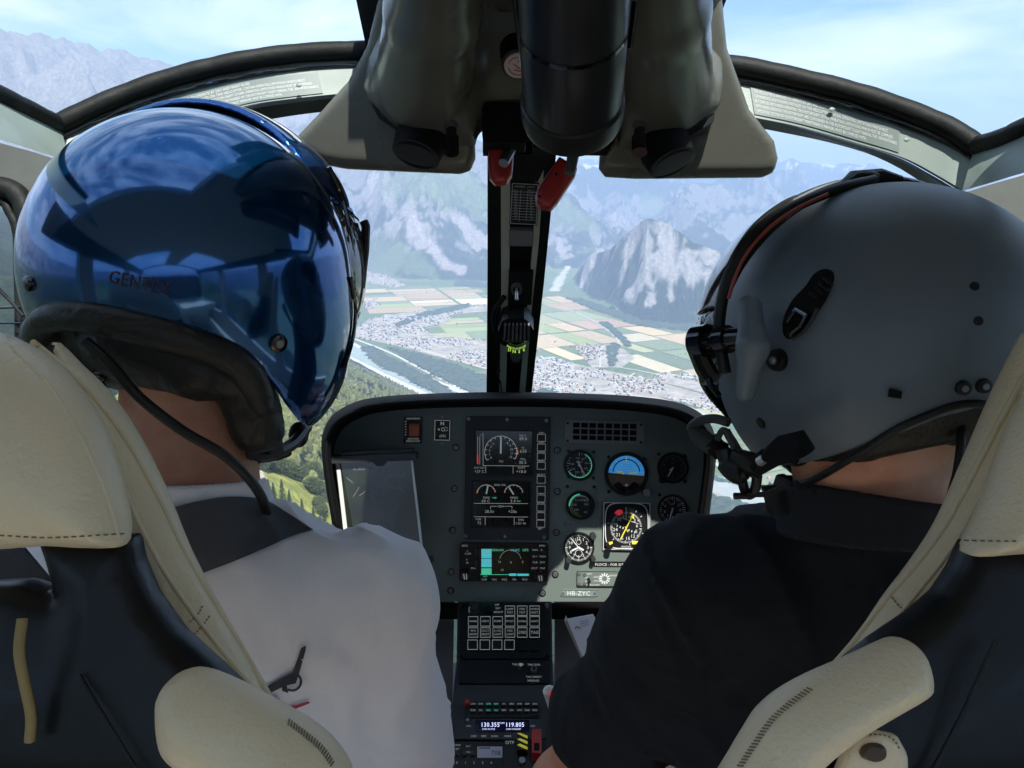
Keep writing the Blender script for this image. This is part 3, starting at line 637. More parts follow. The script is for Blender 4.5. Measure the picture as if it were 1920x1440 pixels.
o = bpy.data.objects.new('town_buildings', m_); COL.objects.link(o); o['kind'] = 'stuff'; o['label'] = 'dense mass of small pale buildings filling the valley towns'; o['category'] = 'town'
# town trees
VV, FF = [], []
def blob(V, Fc, x, y, z, r, h, n=6, rg=rng):
    b = len(V)
    for lv, (k, zz) in enumerate(((.75, .18), (1.0, .45), (.62, .8))):
        for q in range(n):
            a = 2 * math.pi * (q + lv * .5) / n; rr_ = r * k * rg.uniform(.75, 1.2); V.append((x + rr_ * math.cos(a), y + rr_ * math.sin(a), z + h * zz * rg.uniform(.9, 1.1)))
    V.append((x, y, z + h)); V.append((x, y, z))
    for q in range(n):
        q1 = (q + 1) % n; Fc += [(b + q, b + q1, b + n + q), (b + q1, b + n + q1, b + n + q), (b + n + q, b + n + q1, b + 2 * n + q1), (b + n + q, b + 2 * n + q1, b + 2 * n + q), (b + 2 * n + q, b + 2 * n + q1, b + 3 * n), (b + q1, b + q, b + 3 * n + 1)]
for (x, y, ti) in spots[::2]:
    blob(VV, FF, x + rng.uniform(-22, 22), y + rng.uniform(-22, 22), -H0 + 1, rng.uniform(4, 7), rng.uniform(8, 14), 5)
o = link('town_greenery', np.array(VV), FF, MATS['woodland'], flat=True); o['kind'] = 'stuff'; o['label'] = 'dark green trees scattered between the town buildings'; o['category'] = 'greenery'
# --- near slope: trees one can tell apart, then the far wood as one mass
fm = mat('conifer needles', (.042, .066, .026), .9, col2=(.02, .035, .016), vscale=.6); bmk = mat('bark', (.10, .075, .055), .9); fm2 = mat('broadleaf foliage', (.075, .10, .032), .9, col2=(.035, .055, .02), vscale=.5)
def conifer(h, rmax, seed, broad=False):
    rg = np.random.RandomState(seed); V, Fc = [], []
    for q in range(1500):
        t = rg.rand() ** (.75 if not broad else .9)
        if broad:
            a = rg.uniform(0, 6.28); ph = math.acos(rg.uniform(-1, 1)); lob = 1 + .28 * math.sin(3 * a + seed) * math.sin(2 * ph + seed); rr_ = rmax * lob * rg.uniform(.55, 1.0); c = np.array([math.cos(a) * math.sin(ph) * rr_, math.sin(a) * math.sin(ph) * rr_, h * .58 + math.cos(ph) * h * .40 * lob * rg.uniform(.6, 1)])
            s_ = rg.uniform(.5, 1.1)
        else:
            z = h * (.10 + .9 * t); rr_ = rmax * (1 - t) ** .85 * (.75 + .35 * abs(math.sin(z * 2.4))) * rg.uniform(.35, 1.05); a = rg.uniform(0, 6.28); c = np.array([math.cos(a) * rr_, math.sin(a) * rr_, z - rr_ * .35]); s_ = rg.uniform(.45, .95) * (1.1 - .6 * t)
        d = rg.normal(size=(3, 3)); d /= np.linalg.norm(d, axis=1, keepdims=True); d[:, 2] *= .6; b = len(V); V += list(c + d * s_); Fc.append((b, b + 1, b + 2))
    g = G(); g.tube([(0, 0, 0), (0, 0, h * .5), (0, 0, h * .96)], [.035 * h * .5, .012 * h, .004 * h], 7)
    for q in range(9):
        a = q * 2.4; z = h * (.25 + .06 * q); g.tube([(0, 0, z), (math.cos(a) * rmax * .6 * (1 - q / 12), math.sin(a) * rmax * .6 * (1 - q / 12), z - .4)], [.1, .03], 5, cap=False)
    return np.array(V), Fc, g
protos = [conifer(19, 3.6, 1), conifer(23, 4.1, 2), conifer(15, 3.2, 3), conifer(13, 6.5, 4, True), conifer(11, 5.2, 5, True)]
pm = []
for i, (v, f, g) in enumerate(protos):
    a = bpy.data.meshes.new('crown'); a.from_pydata(v.tolist(), [], f); a.materials.append(fm2 if i > 2 else fm)
    b = bpy.data.meshes.new('trunk'); b.from_pydata([tuple(map(float, x)) for x in g.v], [], g.f); b.materials.append(bmk); pm.append((a, b))
def put_tree(u, v, k, sc, label, nm, group):
    x, y = onland(u, v); z = float(height(np.array([x]), np.array([y]))[0])
    r_ = thing(nm, label, 'tree', (x, y, z - .3), group); r_.scale = (sc,) * 3; r_.rotation_euler = (0, 0, rng.uniform(0, 6))
    for n_, m in zip(('crown', 'trunk'), pm[k]): o = bpy.data.objects.new(n_, m); COL.objects.link(o); o.parent = r_
cg, bgp = 'conifers standing on the near pasture', 'bushy trees along the edge of the near pasture'
for u, v, k, s_ in [(505, 945, 2, .95), (515, 952, 0, .85), (532, 962, 1, .95), (545, 968, 0, .9), (553, 985, 2, .8), (560, 990, 0, .8), (569, 992, 1, .85), (580, 999, 2, .8), (497, 930, 2, .8), (590, 1003, 1, .8), (602, 1000, 0, .7), (523, 975, 2, .8), (538, 988, 2, .7), (610, 1010, 1, .9), (572, 1006, 2, .8), (485, 925, 0, .7)]:
    put_tree(u, v, k, s_, 'dark conifer standing on the bright near pasture below the helicopter', 'conifer_tree', cg)
for u, v, k, s_ in [(500, 884, 3, .9), (515, 886, 4, .9), (527, 888, 3, .95), (540, 893, 3, 1.), (553, 900, 4, 1.1), (566, 902, 3, .9), (577, 893, 4, .9), (590, 925, 3, .95), (600, 930, 4, 1.0), (583, 918, 4, .9), (598, 955, 3, .75), (606, 968, 4, .8), (484, 880, 4, .9), (590, 890, 3, .9), (604, 905, 3, .9), (612, 940, 4, .8)]:
    put_tree(u, v, k, s_, 'round bushy tree at the edge of the bright near pasture', 'bushy_tree', bgp)
VV, FF = [], []; rg2 = np.random.RandomState(4)
nx_, ny_ = rg2.uniform(-1700, -60, 26000), rg2.uniform(330, 3700, 26000)
zz = height(nx_, ny_); azn = np.degrees(np.arctan2(nx_, ny_)); rn = np.hypot(nx_, ny_); den = fbm(nx_ / 120, ny_ / 120, 3, 33)
mc = CF(np.stack([nx_, ny_, zz], 1)); mu, mv = 960 + F_PX * mc[:, 0] / mc[:, 2], 720 - F_PX * mc[:, 1] / mc[:, 2]
pasture = [(470, 892), (530, 885), (625, 945), (650, 1060), (560, 1060), (470, 960)]; PA = [onland(u, v) for u, v in [(470, 893), (530, 890), (600, 935), (625, 1000), (600, 1010), (500, 960)]]
dp = sd_poly(nx_, ny_, PA)
ok = (azn > -27) & (azn < -6) & (zz > -985) & (dp > 6) & (den > -.30) & (rg2.rand(26000) < np.clip(1300 / rn, .25, 1))
for x, y, z in zip(nx_[ok], ny_[ok], zz[ok]):
    if rg2.rand() < .6: blob(VV, FF, x, y, z - .5, rg2.uniform(2.6, 4.4), rg2.uniform(12, 21), 6, rg2)
    else: blob(VV, FF, x, y, z - 1.5, rg2.uniform(4.5, 7), rg2.uniform(8, 13), 7, rg2)
o = link('hillside_woodland', np.array(VV), FF, mat('hillside wood', (.165, .180, .066), .95, col2=(.09, .11, .044), vscale=.06), flat=True); o['kind'] = 'stuff'; o['label'] = 'mixed wood covering the near mountainside'; o['category'] = 'woodland'

# haze: one closed box of even, pale air
zt = float(Z.max()) + 60
hz = G(); q = [(-41000, -41000, -H0 - 41), (41000, -41000, -H0 - 41), (41000, 41000, -H0 - 41), (-41000, 41000, -H0 - 41)]
me.vertices[0].co  # ground reaches the far edge of the box
hz.hexa(q + [(a, b, zt) for a, b, c in q])
ho = hz.obj('haze', bpy.data.materials.new('haze'), world=True, flat=True); hmn = ho.data.materials[0]; hmn.use_nodes = True; t = hmn.node_tree; t.nodes.clear()
vo = nn(t, 'ShaderNodeOutputMaterial'); pv = nn(t, 'ShaderNodeVolumePrincipled'); pv.inputs['Color'].default_value = (.45, .59, .88, 1); pv.inputs['Density'].default_value = 7.3e-5; pv.inputs['Anisotropy'].default_value = -.3
t.links.new(pv.outputs[0], vo.inputs['Volume']); hmn.cycles.homogeneous_volume = True
ho['kind'] = 'stuff'; ho['label'] = 'pale bluish haze filling the valley air'; ho['category'] = 'haze'
# ------------------------------------------------------------------ cabin of the helicopter
heli = thing('helicopter_cabin', 'curved cabin frame with mint painted window arches and black rubber seals', 'helicopter', (0, .2, -.98))
def PL(l): return [P(*x) for x in l]
def near(a, b, n): a = smooth_pts(a, 6); b = smooth_pts(b, 6); ia = np.linspace(0, len(a) - 1, n); ib = np.linspace(0, len(b) - 1, n); f = lambda L, q: np.array([np.interp(q, range(len(L)), [p[k] for p in L]) for k in range(3)]).T; return f(a, ia), f(b, ib)
def strip(A, B, off, m, name, n=30, parent=heli, bulge=0, rows=6):
    a, b = near(A, B, n); g = G()
    if not bulge: g.slab(a, b, off); return g.obj(name, m, parent)
    off = np.asarray(off, float); lay = []
    for o in (0, 1):
        for j in range(rows + 1):
            t = j / rows; lay.append(a * (1 - t) + b * t + np.array([0, .25, 1]) * bulge * 4 * t * (1 - t) + off * o)
    V = np.concatenate(lay); R1 = rows + 1; F = []
    for o in (0, 1):
        for j in range(rows):
            for i in range(n - 1): q = (o * R1 + j) * n + i; F.append((q, q + 1, q + n + 1, q + n))
    k = R1 * n
    for i in range(n - 1): F += [(i, i + 1, k + i + 1, k + i), (rows * n + i, rows * n + i + 1, k + rows * n + i + 1, k + rows * n + i)]
    for j in range(rows): F += [(j * n, (j + 1) * n, k + (j + 1) * n, k + j * n), (j * n + n - 1, (j + 1) * n + n - 1, k + (j + 1) * n + n - 1, k + j * n + n - 1)]
    g.add(V, F); return g.obj(name, m, parent)
TLc = PL([(705, 101, .955), (600, 104, .95), (500, 114, .94), (400, 133, .93), (300, 161, .92), (200, 199, .905), (114, 240, .89)])
TLb = PL([(705, 172, .945), (634, 176, .945), (540, 186, .94), (463, 198, .935), (350, 229, .925), (250, 268, .915), (180, 300, .90), (134, 318, .885)])
TLu = PL([(705, 204, .985), (612, 209, .98), (500, 225, .975), (400, 250, .97), (280, 300, .955), (200, 350, .945), (140, 400, .93)])
TRc = PL([(1318, 124, .955), (1400, 134, .95), (1500, 156, .94), (1600, 181, .93), (1700, 215, .92), (1775, 247, .905), (1826, 280, .89)])
TRb = PL([(1318, 200, .945), (1414, 220, .945), (1500, 238, .94), (1601, 267, .935), (1695, 296, .92), (1757, 328, .905), (1806, 357, .885)])
TRu = PL([(1318, 222, .985), (1454, 246, .98), (1570, 271, .975), (1664, 302, .965), (1726, 340, .955), (1800, 375, .945), (1905, 420, .92)])
SLt = PL([(114, 240, .89), (60, 213, .835), (0, 184, .78), (-200, 84, .65), (-520, -80, .5)])
SLb = PL([(132, 304, .850), (60, 280, .765), (0, 262, .705), (-200, 205, .58), (-520, 120, .44)])
SRt = PL([(1826, 280, .89), (1875, 266, .835), (1920, 246, .79), (2120, 160, .65), (2440, 20, .5)])
SRb = PL([(1804, 358, .850), (1860, 342, .765), (1920, 324, .715), (2120, 270, .58), (2440, 200, .44)])
strip(TLc, TLb, (0, .004, .012), M['mint'], 'window_arch'); strip(TRc, TRb, (0, .004, .012), M['mint'], 'window_arch')
strip([p + (0, 0, .013) for p in TLb], TLu, (0, .006, .004), M['olive'], 'arch_lining'); strip([p + (0, 0, .013) for p in TRb], TRu, (0, .006, .004), M['olive'], 'arch_lining')
strip(SLt, SLb, (-.01, .006, 0), M['mint'], 'door_rail'); strip(SRt, SRb, (.01, .006, 0), M['mint'], 'door_rail')
def seal(pts, r, wob=.00025, name='window_seal', parent=heli, n=12, m='seal'):
    q = smooth_pts(pts, 10); rg_ = np.random.RandomState(3); rr_ = [r + wob * math.sin(i * .8) * rg_.rand() * 2 for i in range(len(q))]
    g = G(); g.tube(q, rr_, n); return g.obj(name, M[m], parent, sharp=60)
up = np.array([0, .002, -.006])
seal([p + up for p in TLc], .0108); seal([p + up for p in TRc], .0118)
seal([p + up for p in SLt], .0100); seal([p + up for p in SRt], .0108)
for TT in (TLc, TRc): g = G(); g.tube(smooth_pts([p + (0, -.0145, -.004) for p in TT], 8), .0022, 6); g.obj('seal_lip', M['gloss'], heli, sharp=60)
# roof window panes and roof
def wc(p): return CF([p])[0]
rearL = [wc((x, .50, .215 - .3 * x * x)) for x in np.linspace(-.13, -.56, 7)]; rearR = [wc((x, .74, .215 - .3 * x * x)) for x in np.linspace(.20, .56, 7)]
strip([p + (0, .008, 0) for p in TLc], rearL, (0, .003, 0), M['glass'], 'roof_window'); strip([p + (0, .008, 0) for p in TRc], rearR, (0, .003, 0), M['glass'], 'roof_window')
g = G()
def wbox(g, x0, y0, z0, x1, y1, z1): g.add([wc((x, y, z)) for z in (z0, z1) for x, y in ((x0, y0), (x1, y0), (x1, y1), (x0, y1))], [(3, 2, 1, 0), (4, 5, 6, 7), (0, 1, 5, 4), (1, 2, 6, 5), (2, 3, 7, 6), (3, 0, 4, 7)])
xs = np.linspace(-.66, .66, 23); A_ = [wc((x, .50 if x < -.12 else .74, .213 - .3 * x * x)) for x in xs]; B0 = [wc((x, -.22, .225 - .3 * x * x)) for x in xs]; C0 = [wc((x, -1.26, .231 - .3 * x * x)) for x in xs]; B_ = [wc((x, -1.3, .233 - .3 * x * x)) for x in xs]; g.slab(A_, B0, (0, .03, 0)); g.slab(C0, B_, (0, .03, 0)); g.slab(B0[9:14], C0[9:14], (0, .03, 0)); g.obj('roof_panel', M['liner'], heli)
g = G(); g.slab(B0[:10], C0[:10], (0, .004, 0)); g.obj('fill_skylight', M['glass'], heli); g = G(); g.slab(B0[13:], C0[13:], (0, .004, 0)); g.obj('fill_skylight', M['glass'], heli)  # added skylights behind the camera, letting sun in to brighten the cabin
g = G(); g.slab(PL([(690, 96, .955), (1000, 84, .965), (1330, 112, .955)]), PL([(690, 203, .985), (1000, 200, .985), (1330, 214, .985)]), (0, .012, .03)); g.obj('arch_centre', M['matte'], heli)
g = G(); g.slab(PL([(640, -420, .70), (655, -60, .86), (672, 20, .90), (688, 96, .945)]), PL([(790, -420, .70), (790, -60, .86), (790, 20, .90), (790, 120, .945)]), (0, .01, .02)); g.obj('roof_beam', M['seal'], heli)
g = G(); g.slab(PL([(1210, -420, .70), (1210, -60, .86), (1210, 20, .90), (1210, 140, .945)]), PL([(1410, -420, .70), (1385, -60, .86), (1358, 10, .90), (1318, 118, .945)]), (0, .01, .02)); g.obj('roof_beam', M['seal'], heli)
g = G(); g.slab(PL([(640, -205, .64), (690, -60, .80), (770, 60, .93), (770, 205, .985)]), PL([(1410, -205, .64), (1330, -60, .80), (1230, 60, .93), (1230, 215, .985)]), (0, .012, .012)); g.obj('roof_centre_panel', M['console'], heli)
# windscreen panes
WLb = PL([(925, 1160, 1.85), (800, 1160, 1.85), (600, 1160, 1.8), (400, 1170, 1.7), (200, 1180, 1.5), (20, 1190, 1.2)])
WRb = PL([(985, 1160, 1.85), (1100, 1160, 1.85), (1300, 1160, 1.8), (1500, 1170, 1.7), (1700, 1180, 1.5), (1900, 1190, 1.2)])
WLt = [P(925, 270, 1.13), P(820, 205, 1.03)] + TLu; WRt = [P(1000, 270, 1.13), P(1120, 210, 1.03)] + TRu
strip(WLt, WLb, (0, 0, .003), M['glass'], 'windscreen', bulge=.12); strip(WRt, WRb, (0, 0, .003), M['glass'], 'windscreen', bulge=.12)
g = G(); g.slab(PL([(905, 202, 1.0), (905, 285, 1.12)]), PL([(1010, 202, 1.0), (1010, 285, 1.12)]), (0, .0, .02)); g.obj('arch_centre_plate', M['matte'], heli)
# side structure, floor, rear cabin
for s in (-1, 1):
    g = G(); wbox(g, s * .66, -1.3, -.99, s * .70, 1.25, -.74); g.obj('lower_side_panel', M['liner'], heli)
    g = G()
    for y0, y1 in ((-1.3, -1.18), (-.50, -.40), (.24, .36)): wbox(g, s * .655, y0, -.74, s * .695, y1, .10)
    g.obj('side_post', M['liner'], heli)
    g = G(); wbox(g, s * .60, -1.3, .03, s * .645, .64, .115); g.obj('side_rail', M['olive'], heli)
    g = G(); wbox(g, s * .672, -1.18, -.74, s * .676, .9, .05); g.obj('side_window', M['glass'], heli)
g = G(); wbox(g, -.66, -1.35, -.99, .66, -1.3, -.10); g.obj('rear_bulkhead', M['floor'], heli); g = G(); wbox(g, -.62, -1.33, -.10, .62, -1.325, .10); g.obj('fill_rear_pane', M['glass'], heli)  # upper bulkhead pane is added to let more light in from behind
g = G(); wbox(g, -.66, .05, -1.02, .66, 1.5, -.99); g.obj('floor_panel', M['floor'], heli); g = G(); wbox(g, -.66, -1.3, -1.02, .66, .05, -.99); g.obj('floor_panel', mat('bounce floor', (.66, .56, .43), .9), heli)  # rear floor kept pale and warm so it bounces sun forward
rb = thing('bounce_bench', 'cream leather passenger bench across the rear of the cabin', 'bench', (0, -.8, -.99)); rb2 = G(); wbox(rb2, -.58, -1.2, -.66, .58, -.55, -.54); rb2.obj('seat', M['cream'], rb); rb2 = G(); wbox(rb2, -.58, -1.28, -.54, .58, -1.18, -.02); rb2.obj('backrest', M['floor'], rb); rb2 = G(); wbox(rb2, -.5, -1.1, -.99, .5, -.65, -.66); rb2.obj('base', M['liner'], rb)  # unseen bench, added to bounce sun onto the seat backs
g = G(); g.prism(Fr(0, .97, 700, .97), [(-90, 262), (0, 268), (60, 284), (134, 308), (150, 420), (120, 700), (60, 760), (66, 520), (62, 430), (46, 378), (8, 352), (-90, 345)], 0, -.012); g.obj('door_frame', M['olive'], heli)
seal([P(-60, 348, .96), P(8, 352, .96), P(40, 374, .96), P(56, 430, .96), P(60, 520, .96), P(58, 640, .96), P(50, 760, .96)], .0125, name='door_seal')
seal([P(-60, 372, .965), P(0, 376, .965), P(20, 400, .965), P(34, 450, .965), P(38, 640, .965)], .006, name='door_seal')
g = G(); g.tube(smooth_pts(PL([(-10, 535, .93), (20, 565, .93), (44, 592, .93)]), 6), .0022, 8); g.tube(PL([(-10, 578, .93), (44, 576, .93)]), .0012, 8); g.tube(PL([(-10, 606, .93), (46, 606, .93)]), .0012, 8); g.obj('door_stay', M['gloss'], heli)
g = G(); g.prism(Fr(0, .93, 700, .93), [(1806, 362), (1860, 345), (1920, 328), (2080, 285), (2080, 1150), (2010, 1150), (1985, 620), (1935, 500), (1912, 430), (1850, 392)], 0, -.012); g.obj('door_frame', M['olive'], heli)
# screws and scuffs on the mint rails
g = G()
for u, v in ((1788, 300), (1700, 262), (1560, 205), (560, 160), (178, 262), (170, 272)):
    c = P(u, v, .905 if abs(u - 960) > 700 else .93); g.ball(c, (.0035, .0025, .001), 6)
g.obj('rivet', M['mint'], heli)
# placards with their wording, laid on the curved faces
def bandmap(A, B):
    a, b = near(A, B, 60)
    ln = np.concatenate([[0], np.cumsum(np.linalg.norm(np.diff(a, axis=0), axis=1))])
    def f(u, v, t=0):                       # u metres along, v 0..1 across
        p = np.array([np.interp(u, ln, a[:, k]) for k in range(3)]); q = np.array([np.interp(u, ln, b[:, k]) for k in range(3)])
        return p + (q - p) * v + np.array([0, -.15, -1]) * t
    return f, a, ln
LINES = ['THE HELICOPTER IS APPROVED TO OPERATE BY DAY AND NIGHT IN VFR', 'THE MARKINGS AND PLACARDS INSTALLED ON THIS HELICOPTER CONTAIN OPERATING LIMITATIONS WHICH MUST', 'BE COMPLIED WITH WHEN OPERATING THIS ROTORCRAFT.OTHER OPERATING LIMITATIONS WHICH MUST BE COMPLIED', "WITH WHEN OPERATING THIS ROTORCRAFT ARE CONTAINED IN THE ROTORCRAFT FLIGHT MANUAL.THE 'AIRWORTHINESS", "LIMITATIONS' SECTION OF THE ROTORCRAFT MAINTENANCE MANUAL MUST BE COMPLIED WITH."]
def arch_placard(A, B, rev, u0, u1, v0, v1, nl):
    f, a, ln = bandmap(A, B); tot = ln[-1]
    f2 = (lambda u, v, t=0: f(tot - u, v, t)) if rev else f
    g = G()
    n = 16; us = np.linspace(u0, u1, n); A1 = [f2(u, v0, .0012) for u in us]; B1 = [f2(u, v1, .0012) for u in us]; g.slab(A1, B1, (0, 0, .0008)); pl = g.obj('placard', M['placard'], heli)
    g = G(); hv = (v1 - v0) / (nl + .6)
    for i in range(nl):
        vv, fc = text2d(LINES[i]); x0, x1 = vv[:, 0].min(), vv[:, 0].max(); full = text2d(LINES[3])[0]; k = (u1 - u0 - .006) / (full[:, 0].max() - full[:, 0].min())
        vc = v0 + hv * (i + .8); g.add([f2(u0 + .003 + (x - x0) * k, vc - (y - .35) * hv * .98, .0016) for x, y in vv], fc)
    return g.obj('lettering', M['white'], pl, flat=True)
def ulen(A, B, uu, rev):
    f, a, ln = bandmap(A, B); px = 960 + F_PX * a[:, 0] / a[:, 2]; i = np.argmin(abs(px - uu)); return (ln[-1] - ln[i]) if rev else ln[i]
arch_placard(TLc, TLb, True, ulen(TLc, TLb, 287, True), ulen(TLc, TLb, 590, True), .42, .95, 5)
arch_placard(TRc, TRb, False, ulen(TRc, TRb, 1404, False), ulen(TRc, TRb, 1692, False), .34, .93, 5)

# ------------------------------------------------------------------ centre post of the windscreen
post = thing('windscreen_post', 'tall dark windscreen centre post with pale edge rails', 'window post', tuple(W([P(960, 745, 1.62)])[0]))
PF = Fr(280, 1.10, 745, 1.60); RAILM = mat('post rail paint', (.46, .48, .38), .45, bump=.05)
g = G(); g.prism(PF, [(914, 275), (943, 275), (946, 500), (941, 752), (912, 752), (914, 500)], 0, -.03); g.obj('post_seal', M['seal'], post)
g = G(); g.prism(PF, [(1010, 275), (1044, 275), (1035, 380), (1020, 530), (1008, 640), (995, 752), (972, 752), (985, 620), (1002, 450)], 0, -.03); g.obj('post_seal', M['seal'], post)
g = G(); g.prism(PF, [(939, 300), (957, 300), (955, 500), (948, 752), (936, 752), (940, 540)], .008, -.02); g.obj('post_rail', RAILM, post)
g = G(); g.prism(PF, [(1004, 300), (1020, 300), (1010, 450), (998, 560), (983, 752), (972, 752), (990, 560), (1000, 440)], .008, -.02); g.obj('post_rail', RAILM, post)
g = G(); g.prism(PF, [(950, 275), (1010, 275), (1006, 400), (996, 540), (978, 752), (942, 752), (950, 520)], -.004, -.02); g.obj('post_web', M['matte'], post)
g = G(); g.prism(PF, [(944, 278), (1036, 278), (1018, 310), (1008, 330), (958, 330), (946, 308)], .012, 0); g.obj('post_gusset', M['black'], post)
g = G(); g.rect(PF, 957, 334, 1009, 413, .010, .006, 3); plc = g.obj('data_placard', M['placardk'], post)
g = G(); g.frame(PF, 959, 336, 1007, 411, 1.1, .0103, .0102, 3)
for i in range(11): g.line(PF, (960, 350 + i * 5.2), (1004, 352 + i * 5.2), .7, .0103, .0102)
for x in (975, 988): g.line(PF, (x + 2, 346), (x - 2, 406), .7, .0103, .0102)
for i in range(11): g.text(PF, 967, 347.6 + i * 5.2, 3.0, ['km/h', '220', '205', '190', '175', '160', '150', '140', '125', '110', '95'][i], .0104, rot=3, wmax=11); g.text(PF, 996, 348.6 + i * 5.2, 3.0, ['VNE kt', '119', '110', '102', '94', '86', '81', '75', '67', '59', '51'][i], .0104, rot=3, wmax=14)
g.text(PF, 983, 341, 3.2, 'AIRSPEED  LIMITS', .0104, rot=3, wmax=42); g.obj('lettering', M['white'], plc, flat=True)
g = G(); g.rect(PF, 954, 424, 999, 452, .011, .001, 1); g.obj('metal_plate', M['grille'], post)
g = G(); g.prism(PF, [(954, 498), (1000, 498), (996, 560), (952, 560)], .014, -.004); g.obj('switch_plate', M['black'], post)
g = G(); g.ring(PF, 968.5, 528, 6.2, 10.5, .019, .012, n=28); g.obj('switch_ring', M['metal'], post)
g = G(); g.rod(PF(968.5, 528, .012), PF(968.5, 536, .028), .0022, .003, 10); g.ball(PF(968.5, 536, .028), .0034, 7); g.obj('toggle_switch', M['metal'], post)

FINM = mat('fin grey', (.10, .10, .11), .5)
comp = thing('magnetic_compass', 'small black finned magnetic compass with green card on the centre post', 'compass', tuple(W([PF(967, 640)])[0]))
g = G()
g.prism(PF, [(936, 600), (934, 588), (942, 568), (952, 563), (982, 563), (992, 570), (1000, 586), (1000, 598), (985, 606), (950, 606)], .040, .012)
cov = g.obj('cover', M['black'], comp)
g = G()
for i in range(7):
    x = 944 + i * 7.4; g.prism(PF, [(x, 601), (x + (2 - i * .2), 571), (x + 3.6 + (2 - i * .2), 571), (x + 3.6, 601)], .046, .039)
g.obj('fin', FINM, cov)
g = G(); g.ball(PF(968, 612, .022), .019, 14); g.obj('bowl', M['gloss'], comp)
g = G(); g.ball(PF(968, 600, .030), (.021, .016, .016), 12); g.obj('housing', M['black'], comp)
g = G()
for i in range(15): a = R(-56 + i * 8); g.line(PF, (968 + 20 * math.sin(a), 614 + 1.5 * math.cos(a)), (968 + 20 * math.sin(a), 617 + 2.2 * math.cos(a)), .7, .0438 - .008 * abs(math.sin(a)) ** 2, .0432 - .008 * abs(math.sin(a)) ** 2)
for i, tx in enumerate('33 N 3 6'.split()): g.text(PF, 955 + i * 9, 623.5, 6.2, tx, .0425 - .004 * (abs(i - 1.5) > 1), wmax=6)
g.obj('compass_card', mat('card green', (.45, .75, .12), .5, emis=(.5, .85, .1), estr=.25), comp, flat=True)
g = G(); g.prism(PF, [(955, 628), (981, 628), (978, 646), (972, 655), (962, 655), (957, 646)], .030, .012); g.obj('adjuster', FINM, comp)
cb = G(); cb.tube(smooth_pts([PF(946, 546, .012), PF(936, 556, .016), PF(926, 575, .016), PF(928, 600, .016), PF(936, 622, .016), PF(948, 632, .016)], 6), .0046, 8); cb.tube(smooth_pts([PF(936, 560, .02), PF(930, 580, .02), PF(934, 606, .02), PF(944, 628, .02)], 6), .003, 8)
cb.tube(smooth_pts([PF(930, 620, .014), PF(932, 650, .012), PF(934, 680, .014), PF(932, 690, .016), PF(938, 706, .012), PF(940, 725, .012), PF(938, 752, .01)], 6), .0013, 7); cb.ball(PF(935, 684, .014), .0035, 7)
tag(cb.obj('cable', M['matte']), 'thin black cable hanging beside the compass on the centre post', 'cable')

# ------------------------------------------------------------------ overhead console
oh = thing('overhead_console', 'sculpted grey overhead console with two bulging lobes', 'overhead console', tuple(W([P(1000, 0, .8)])[0]))
l1 = [P(830, -260, .55), P(812, 20, .74), P(795, 150, .88)]; l2 = [P(1225, -260, .55), P(1240, 20, .74), P(1248, 150, .88)]
def f_oh(q):
    a = smin(s_cap(q, l1[0], l1[1], .026, .044), s_cap(q, l1[1], l1[2], .044, .053), .01)
    b = smin(s_cap(q, l2[0], l2[1], .026, .044), s_cap(q, l2[1], l2[2], .044, .051), .01)
    c = polyex([(770, -400), (1260, -400), (1290, 60), (1270, 190), (1200, 208), (860, 208), (780, 190), (740, 60)], .90, .02, .012, 0, -.42)(q)
    c2 = polyex([(700, 130), (740, 60), (860, 90), (880, 205), (888, 262), (850, 262), (760, 236), (702, 205), (690, 180)], .93, .034, .012)(q)
    c3 = polyex([(1165, 200), (1180, 90), (1300, 60), (1345, 130), (1345, 175), (1338, 214), (1285, 246), (1195, 272), (1160, 272)], .93, .034, .012)(q)
    return smin(smin(smin(a, c, .06), smin(b, c2, .03), .03), c3, .03)
lo, hi = bbox((600, -420, .5), (1420, -420, .5), (600, 330, 1.02), (1420, 330, 1.02)); hi[1] = .42
sdf('cover', f_oh, lo, hi, .0062, M['console'], oh)
def visor(pts, label):
    f = polyex(pts, .945, .013, .011, 0, -.55); lo, hi = bbox(*[(u, v, .985) for u, v in pts], pad=.03); lo[2] -= .14; hi[2] += .14
    o = sdf('sun_visor', f, lo, hi, .0045, M['console'], None); tag(o, label, 'sun visor', 'sun visors below the overhead console')
visor([(735, 20), (700, 112), (660, 165), (600, 215), (553, 252), (556, 275), (594, 296), (640, 303), (860, 312), (880, 305), (890, 285), (888, 200), (820, 60)], 'dark grey winged sun visor beside the blue helmet')
visor([(1180, 200), (1250, 40), (1318, 20), (1345, 120), (1400, 212), (1455, 262), (1467, 290), (1464, 312), (1445, 320), (1200, 322), (1140, 319), (1127, 305), (1127, 285), (1150, 255)], 'dark grey winged sun visor above the grey helmet')
g = G(); g.slab(PL([(697, 190, .9), (760, 236, .92), (850, 262, .93)]), PL([(700, 202, .9), (762, 248, .92), (850, 272, .93)]), (0, 0, .05)); g.obj('joint_flange', M['bezel'], oh)
g = G(); g.slab(PL([(1195, 272, .93), (1285, 246, .92), (1340, 214, .9)]), PL([(1195, 282, .93), (1290, 257, .92), (1338, 228, .9)]), (0, 0, .05)); g.obj('joint_flange', M['bezel'], oh)
g = G()
for u, v, d in ((735, 66, .80), (1289, 78, .80)): g.rod(P(u, v, d), P(u + (6 if u < 900 else -6), v + 12, d + .01), .004, .003, 8)
g.obj('stud', M['black'], oh)
